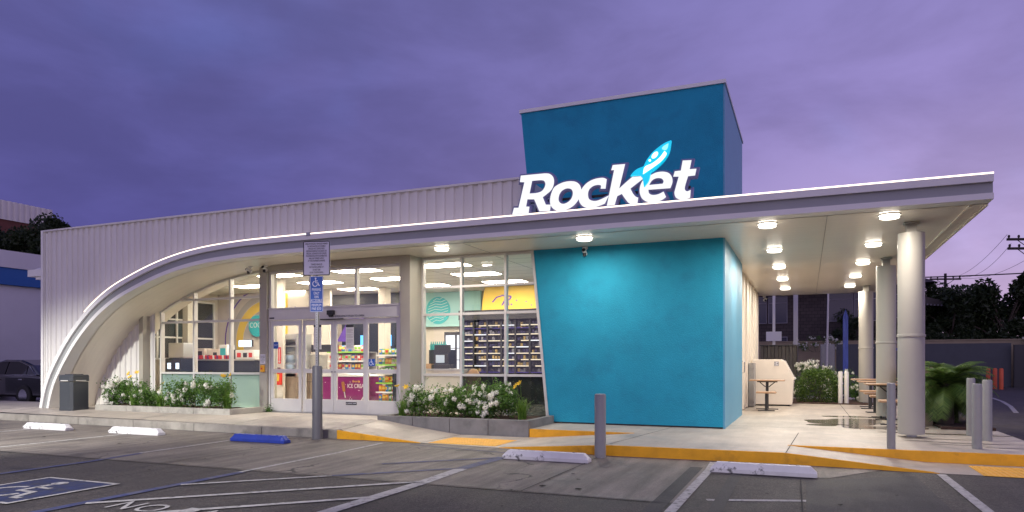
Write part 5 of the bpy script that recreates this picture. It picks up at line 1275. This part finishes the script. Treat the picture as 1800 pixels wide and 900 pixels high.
bp_ = empty('pylon_post', (1.25, 26.6, -.15), 0, 'tall blue post with pointed top behind the silver bollards', 'post'); b = MB(); b.box(-.08, .08, -.08, .08, 0, 2.95); b.build('post', M['stopblue'], bp_); b = MB(); b.prism([(-.08, 2.952), (.08, 2.952), (0, 3.2)], -.05, .05); b.build('finial', M['stopblue'], bp_)
ec = empty('utility_cabinet', (.85, 33, -.15), 0, 'pale grey utility cabinet behind the flowering shrubs', 'cabinet'); b = MB(); b.box(-.28, .28, -.15, .15, .4, 2.15); b.build('box', M['bollard'], ec, bev=.02); b = MB(); b.box(-.24, .24, -.165, -.152, .45, 2.05); b.build('door', M['bollard'], ec); b = MB(); b.box(-.1, .1, -.1, .1, 0, .4); b.build('pedestal', M['steel'], ec)
for dx, l in ((-.06, 'left one of a close pair of silver bollards by the hedge'), (.10, 'right one of a close pair of silver bollards by the hedge')):
    o = MB().lathe([(.06, 0), (.06, .93), (.04, .96)], n=16).build('bollard', M['alu'], None, smooth=True); o.location = (.98 + dx, 22.4, 0); tag(o, l, 'bollard', 'silver bollards by the hedge')
for px, d, l in ((1505, 31, 'single orange bollard seen behind the farthest column'), (1737, 36.5, 'left one of three orange bollards by the dark gate'), (1749, 36, 'middle one of three orange bollards by the dark gate'), (1760, 35.5, 'right one of three orange bollards by the dark gate')):
    u = (px - 900) / 1224; o = MB().lathe([(.10, 0), (.10, 1.02), (.06, 1.08)], n=16).build('bollard', M['orange'], None, smooth=True); o.location = (d * (-s_ + u * c_), d * (c_ + u * s_), -.15); tag(o, l, 'bollard', 'orange bollards around the lot')
dl = MB(); stroke(dl, [(6.6, 32), (6.3, 29), (5.85, 26), (5.2, 22.5)], .12, T(-.1415)); stroke(dl, [(8.3, 31), (8.1, 24)], .12, T(-.1415)); struct('driveway_line', dl, M['wpaint'], 'white curving edge line on the driveway')
# hedge, roses, palm
def leafmass(name, label, cat, loc, n, fn, s, m, seed, trunk=None, group=None):
    rn = random.Random(seed); e = empty(name, loc, 0, label, cat, group); mb = MB()
    for i in range(n): leaf(mb, fn(rn), rn.uniform(.6, 1.2) * s, rn)
    mb.build('foliage', M[m], e); return e
def boxy(w, d, h):
    def f(r):
        while True:
            p = (r.uniform(-w, w), r.uniform(-d, d), r.uniform(.02, h)); k = max(abs(p[0]) / w, abs(p[1]) / d, p[2] / h)
            if r.random() < k ** 4: 
                if abs(p[0]) / w + p[2] / h < 1.62: return (p[0] + r.gauss(0, .045), p[1] + r.gauss(0, .03), p[2] + r.gauss(0, .04))
    return f
hg = leafmass('clipped_hedge', 'clipped boxy green hedge at the end of the breezeway', 'hedge', (.33, 22.9, 0), 5200, boxy(.55, .4, .98), .035, 'hedge', 1)
b = MB()
for i in range(7): b.tube([(rnd.uniform(-.3, .3), rnd.uniform(-.2, .2), 0), (rnd.uniform(-.4, .4), rnd.uniform(-.2, .2), .6)], .012, n=5)
b.build('stems', M['stem'], hg)
bed = MB(); bed.box(-.5, 2.6, 22.2, 24.8, .003, .03); struct('planting_bed', bed, M['soil'])
rose(.1, 24.6, 0, .65, 1.35, 'tall rose bush covered in white blooms behind the hedge', 70, 51, 2600, dep=.5)
rose(1.0, 24.5, 0, .3, 1.15, 'thin rose bush with few blooms right of the tall one', 10, 52, 900)
rose(1.6, 23.6, 0, .45, .7, 'low rose bush right of the silver bollards', 12, 53, 1300)
rose(.6, 46.6, 1.9, 1.6, 1.1, 'white flowering shrub spilling over the tan wall by the pole', 40, 54, 2200, dep=.4)
rose(13, 46.8, 1.6, 2.3, 1.9, 'white flowering shrub above the wall at the far right', 60, 55, 3000, dep=.5)
pl = block('low_wall', 'low tan block pier right behind the nearest column', 'wall', 2.02, 2.22, 15.3, 17.5, 1.12, 'tan', None, 0)
bd = MB(); bd.box(2.25, 3.08, 14.6, 17.5, .003, .05); struct('planting_soil', bd, M['soil'])
def palm(x, y, z, label, L=1.15, nf=46, seed=3, th=.35):
    rn = random.Random(seed); e = empty('palm', (x, y, z), 0, label, 'palm')
    b = MB(); b.lathe([(.13, 0), (.15, .12), (.12, th), (.06, th + .12)], n=14); b.build('trunk', M['bark'], e)
    mb = MB()
    for f in range(nf):
        a = rn.uniform(0, 6.28); el = rn.uniform(-.3, 1.5); LL = L * rn.uniform(.8, 1.1); pts = []
        n = 14; p = Vector((0, 0, th)); d_el = el
        for k in range(n + 1):
            pts.append(p.copy()); p = p + Vector((math.cos(a) * math.cos(d_el), math.sin(a) * math.cos(d_el), math.sin(d_el))) * LL / n; d_el -= .12
        for q in pts:
            if q.z < .03: q.z = .03
        mb.tube(pts, .006, n=4, r1=.002)
        for k in range(2, n + 1):
            t = (pts[k] - pts[k - 1]).normalized(); sd = t.cross(Vector((0, 0, 1))); sd = sd.normalized() if sd.length > .01 else Vector((1, 0, 0))
            for h in (0, .5):
                o_ = pts[k - 1].lerp(pts[k], h)
                for s2 in (-1, 1):
                    ll = .26 * math.sin(math.pi * min((k + h) / (n + 1.5), 1) * .85 + .25); tip = o_ + (sd * s2 * .8 + t * .55 + Vector((0, 0, -.25))) * ll; w = t * .015
                    mb.add([o_ - w, o_ + w, tip], [(0, 1, 2)])
    mb.build('fronds', M['palm'], e)
palm(2.42, 15.3, .0, 'bushy feathery palm right of the nearest column', .88, 70, th=.72)
palm(2.6, 15.95, .0, 'second feathery palm, just behind the first one', .85, 60, seed=8, th=.75)
# trees
def tree(x, y, h, w, label, seed, n=5000, s=.16, z=-.15, cat='tree', base=.25, nm='tree'):
    rn = random.Random(seed); e = empty(nm, (x, y, z), 0, label, cat, 'dark trees around the lot')
    tk = MB(); tk.tube([(0, 0, 0), (rn.uniform(-.1, .1), 0, h * .3), (rn.uniform(-.3, .3), 0, h * .6)], h * .035, n=10, r1=h * .015)
    cl_ = []
    for i in range(22):
        a = rn.uniform(0, 6.28); t = rn.uniform(base, .95); rr = w * math.sqrt(max(1 - ((t - .55) / .5) ** 2, .05)) * rn.uniform(.3, .95)
        c = (rr * math.cos(a), rr * math.sin(a) * .7, h * t, w * rn.uniform(.18, .34)); cl_.append(c)
        tk.tube([(0, 0, h * min(t * .6, .5)), (c[0] * .5, c[1] * .5, h * (t * .85)), c[:3]], h * .010, n=6, r1=h * .003)
    tk.build('trunk', M['bark'], e); mb = MB()
    for i in range(n):
        c = rn.choice(cl_); d = Vector((rn.gauss(0, 1), rn.gauss(0, 1), rn.gauss(0, .8))).normalized() * c[3] * rn.random() ** .4 * 1.15
        leaf(mb, (c[0] + d.x, c[1] + d.y, c[2] + d.z), s * rn.uniform(.6, 1.2), rn)
    mb.build('crown', M['tree'], e)
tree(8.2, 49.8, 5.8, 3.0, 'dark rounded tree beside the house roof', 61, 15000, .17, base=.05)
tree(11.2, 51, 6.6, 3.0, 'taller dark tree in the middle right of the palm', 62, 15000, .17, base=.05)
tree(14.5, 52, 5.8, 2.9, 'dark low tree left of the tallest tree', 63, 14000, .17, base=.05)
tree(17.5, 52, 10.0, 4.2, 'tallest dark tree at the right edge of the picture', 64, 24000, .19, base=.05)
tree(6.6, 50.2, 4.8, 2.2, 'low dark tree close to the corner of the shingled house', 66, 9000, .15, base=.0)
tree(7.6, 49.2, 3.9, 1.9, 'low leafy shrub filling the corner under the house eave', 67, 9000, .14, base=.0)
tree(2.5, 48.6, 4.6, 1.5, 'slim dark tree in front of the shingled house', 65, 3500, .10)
for i, (x, y, h, w) in enumerate(((-52.5, 30.5, 11.3, 3.2), (-48.5, 31, 11.0, 3.0), (-46.6, 31, 11.2, 1.5))):
    tree(x, y, h, w, f'{("leftmost", "middle", "rightmost")[i]} dark tree in the row beneath the ribbed rooftop', 70 + i, 14000, .16, base=.5)
# shingled house
M['shingle'] = mat('dark_shingle', (.050, .036, .034), .8)
t = M['shingle'].node_tree; br = t.nodes.new('ShaderNodeTexBrick'); br.inputs['Scale'].default_value = 1; br.inputs['Brick Width'].default_value = .35; br.inputs['Row Height'].default_value = .22; br.inputs['Mortar Size'].default_value = .012
br.inputs['Color1'].default_value = (.058, .044, .042, 1); br.inputs['Color2'].default_value = (.040, .030, .030, 1); br.inputs['Mortar'].default_value = (.012, .010, .010, 1)
tcn = t.nodes.new('ShaderNodeTexCoord'); mm = t.nodes.new('ShaderNodeMapping'); mm.inputs['Rotation'].default_value = (R(90), 0, 0); t.links.new(tcn.outputs['Object'], mm.inputs[0]); t.links.new(mm.outputs[0], br.inputs['Vector']); t.links.new(br.outputs['Color'], t.nodes['Principled BSDF'].inputs['Base Color'])
M['nightpane'] = mat('dim_pane', (.035, .035, .06), .15); M['trim'] = mat('dim_trim', (.16, .15, .18), .6); M['roofd'] = mat('dark_roof', (.045, .035, .035), .7, var=.2, vscale=4)
hs = empty('shingled_house', (0, 0, 0), 0, 'dark two storey shingled house behind the tan wall', 'house')
b = MB(); b.box(-8, 6.2, 50, 58, -.15, 6.2); b.build('wall', M['shingle'], hs)
b = MB(); b.add([(-8.8, 49.0, 5.95), (7.3, 49.0, 6.15), (7.3, 59, 6.15), (-8.8, 59, 5.95), (-4, 54, 8.6), (3, 54, 8.6), (-8.8, 49.0, 6.15), (7.5, 48.9, 6.35)], [(0, 1, 5, 4), (1, 2, 5), (2, 3, 4, 5), (3, 0, 4), (0, 1, 2, 3)]); rf = b.build('roof', M['roofd'], hs)
b = MB(); b.prism([(5.6, 4.9), (8.6, 4.55), (8.7, 4.7), (5.6, 5.6)], 49.2, 57); b.build('lower_roof', M['roofd'], hs)
b = MB()
for i in range(16): b.cyl(5.7 + i * .19, 49.15, 4.86 - i * .02, 4.95 - i * .02, .05, n=6)
b.build('rafter_tails', M['trim'], hs)
for (x0, x1, z0, z1) in ((-2.3, -1.2, 3.9, 5.6), (-3.7, -2.5, 3.9, 5.6), (1.35, 2.75, 3.95, 5.7), (2.9, 4.3, 3.95, 5.7), (-2.3, -1.2, 1.9, 2.9), (1.35, 2.6, 1.9, 3.0), (5.1, 6.0, 4.1, 5.5), (5.1, 6.1, 2.1, 3.0)):
    w = empty('window'); w.parent = hs
    b = MB(); b.box(x0, x1, 49.96, 49.985, z0, z1); b.build('pane', M['nightpane'], w)
    b = MB(); k = .06
    for q in ((x0 - k, x0, z0 - k, z1 + k), (x1, x1 + k, z0 - k, z1 + k), (x0, x1, z0 - k, z0), (x0, x1, z1, z1 + k), (x0, x1, z1 - .42, z1 - .36)): b.box(q[0], q[1], 49.93, 49.99, q[2], q[3])
    b.build('frame', M['trim'], w)
# utility poles and wires
M['poled'] = mat('dark_pole', (.03, .022, .02), .85); M['wire'] = mat('wire', (.01, .01, .012), .6)
def upole(x, y, h, arms, label):
    e = empty('utility_pole', (x, y, -.15), R(20), label, 'utility pole'); b = MB(); b.tube([(0, 0, 0), (0, 0, h)], .15, n=10, r1=.11); b.build('pole', M['poled'], e)
    for z, w in arms:
        b = MB(); b.box(-w, w, -.06, .06, z - .07, z + .07); c = b.build('crossarm', M['poled'], e)
        b = MB(); b.tube([(-w * .55, 0, z - .06), (0, 0, z - .6)], .025, n=5); b.tube([(w * .55, 0, z - .06), (0, 0, z - .6)], .025, n=5); b.build('brace', M['poled'], c)
        for k in (-.92, -.5, .5, .92):
            b = MB(); b.lathe([(.03, z + .07), (.06, z + .12), (.07, z + .2), (.04, z + .26)], x=w * k, n=8); b.build('insulator', M['poled'], c)
upole(11.4, 72, 9.3, ((8.8, 1.35),), 'distant utility pole with one crossarm over the house roof')
upole(12.35, 50.4, 10.5, ((8.75, 1.35), (8.2, 1.3)), 'near utility pole with two crossarms at the right edge')
def wire(pts3, sag, label, r=.012):
    a, c = Vector(pts3[0]), Vector(pts3[1]); pts = [a.lerp(c, i / 16) - Vector((0, 0, sag * 4 * (i / 16) * (1 - i / 16))) for i in range(17)]
    o = MB().tube(pts, r, n=5).build('power_line', M['wire']); tag(o, label, 'power line')
wire(((12.5, 72.4, 8.95), (11.1, 50.0, 8.9)), .35, 'upper thin wire running from distant pole to near pole')
wire(((12.6, 72.4, 8.9), (11.3, 50.0, 8.35)), .7, 'middle thin wire sagging between the two utility poles')
wire(((11.8, 72.1, 8.9), (13.4, 50.8, 8.3)), .9, 'lowest thin wire sagging between the two utility poles')
wire(((4, 60, 7.7), (30, 60, 8.3)), .35, 'thick dark cable running level above the dark trees', .045)

# ================================================================== LEFT OF THE SHOP
M['nbwall'] = mat('neighbour_white_wall', (.62, .61, .62), .6, var=.05, vscale=.6); M['nbblue'] = mat('neighbour_blue', (.01, .10, .34), .5)
nbd = empty('neighbour_building', (0, 0, 0), 0, 'white building with a blue band left of the shop', 'building')
b = MB(); b.box(-40, -26, 12.5, 34, -.15, 3.95); b.build('wall', M['nbwall'], nbd)
b = MB(); b.box(-40.1, -25.85, 12.4, 34.1, 3.952, 4.55); b.build('blue_band', M['nbblue'], nbd)
b = MB(); b.box(-40.15, -25.8, 12.35, 34.15, 4.552, 5.15); b.build('parapet', M['nbwall'], nbd)
b = MB(); b.box(-25.98, -25.95, 14.9, 15.3, -.1, 3.0); b.build('downpipe', M['nbblue'], nbd)
M['brick'] = mat('brick_red', (.13, .045, .035), .8, var=.15, vscale=2)
bbd = empty('brick_building', (0, 0, 0), 0, 'distant brick building with a ribbed metal rooftop screen', 'building')
b = MB(); b.box(-110, -80.2, 25, 53.2, -.15, 16.8); b.build('wall', M['brick'], bbd)
b = MB()
for i in range(46): b.add([(-80 + (.15 if k in (1, 2) else 0), 25 + i * .615 + [0, .1, .35, .45, .615][k], z) for k in range(5) for z in (16.8, 18.8)], [(2 * k, 2 * k + 2, 2 * k + 3, 2 * k + 1) for k in range(4)])
b.add([(-80, 53.3, 16.8), (-100, 53.3, 16.8), (-100, 53.3, 18.8), (-80, 53.3, 18.8)], [(0, 1, 2, 3)])
b.build('rooftop_screen', M['metalwall'], bbd)
# dark parked car
M['carp'] = mat('black_car_paint', (.008, .008, .010), .12, coat=1); M['carg'] = mat('car_glass', (.012, .012, .015), .05); M['tyre'] = mat('tyre', (.015, .015, .015), .8); M['chrome'] = mat('chrome', (.6, .6, .62), .15, metal=1); M['tail'] = mat('tail_lamp', (.25, .01, .01), .2)
car = empty('parked_car', (-26.3, 15.0, -.15), 0, 'black car parked beside the shop at the left edge', 'car')
low = [(0, .45), (.05, .72), (.5, .86), (1.3, .95), (4.0, .97), (4.65, .93), (4.85, .75), (4.85, .42), (4.7, .28), (.2, .28)]
b = MB(); b.prism(low, -.92, .92); body = b.build('body', M['carp'], car, bev=.07, seg=4)
cab = [(1.25, .94), (1.95, 1.33), (2.5, 1.46), (3.3, 1.45), (3.95, 1.28), (4.5, .95)]
b = MB(); vs = [(x, -.84 + (z - .94) * .35, z) for x, z in cab] + [(x, .84 - (z - .94) * .35, z) for x, z in cab]; n = len(cab)
b.add(vs, [tuple(range(n)), tuple(range(2 * n - 1, n - 1, -1))] + [(i, i + n, (i + 1) % n + n, (i + 1) % n) for i in range(n)]); b.build('cabin', M['carp'], car, bev=.05, seg=3)
def sidep(pts): return [(x, -.845 + (z - .94) * .35 - .012, z) for x, z in pts]
for pts in ([(1.5, .99), (2.02, 1.28), (2.5, 1.39), (2.75, 1.39), (2.75, .99)], [(2.82, .99), (2.82, 1.39), (3.25, 1.385), (3.75, 1.25), (3.8, .99)], [(3.87, .99), (3.84, 1.22), (3.95, 1.19), (4.22, .99)]):
    b = MB(); b.add(sidep(pts), [tuple(range(len(pts)))]); b.build('side_window', M['carg'], car)
b = MB(); b.tube([(x, -.845 + (z - .94) * .35 - .02, z) for x, z in ((1.45, .965), (2.0, 1.30), (2.5, 1.405), (3.27, 1.40), (3.85, 1.25), (4.3, .965), (1.45, .965))], .008, n=5); b.build('window_trim', M['chrome'], car)
b = MB(); b.box(2.5, 2.68, -.955, -.93, .80, .83); b.build('door_handle', M['chrome'], car); b = MB(); b.box(3.6, 3.78, -.955, -.93, .82, .85); b.build('door_handle', M['chrome'], car)
for x in (.95, 3.85):
    for y in (-.86, .86):
        w = MB(); w.cyl(0, 0, -.11, .11, .33, n=32, M=Matrix.Translation((x, y, .33)) @ Matrix.Rotation(R(90), 4, 'X')); wo_ = w.build('wheel', M['tyre'], car, bev=.02)
        w = MB(); w.cyl(0, 0, -.118, .118, .2, n=20, M=Matrix.Translation((x, y, .33)) @ Matrix.Rotation(R(90), 4, 'X')); w.build('rim', M['chrome'], wo_)
b = MB(); b.box(4.7, 4.87, -.85, -.5, .68, .82); b.build('tail_lamp', M['tail'], car)
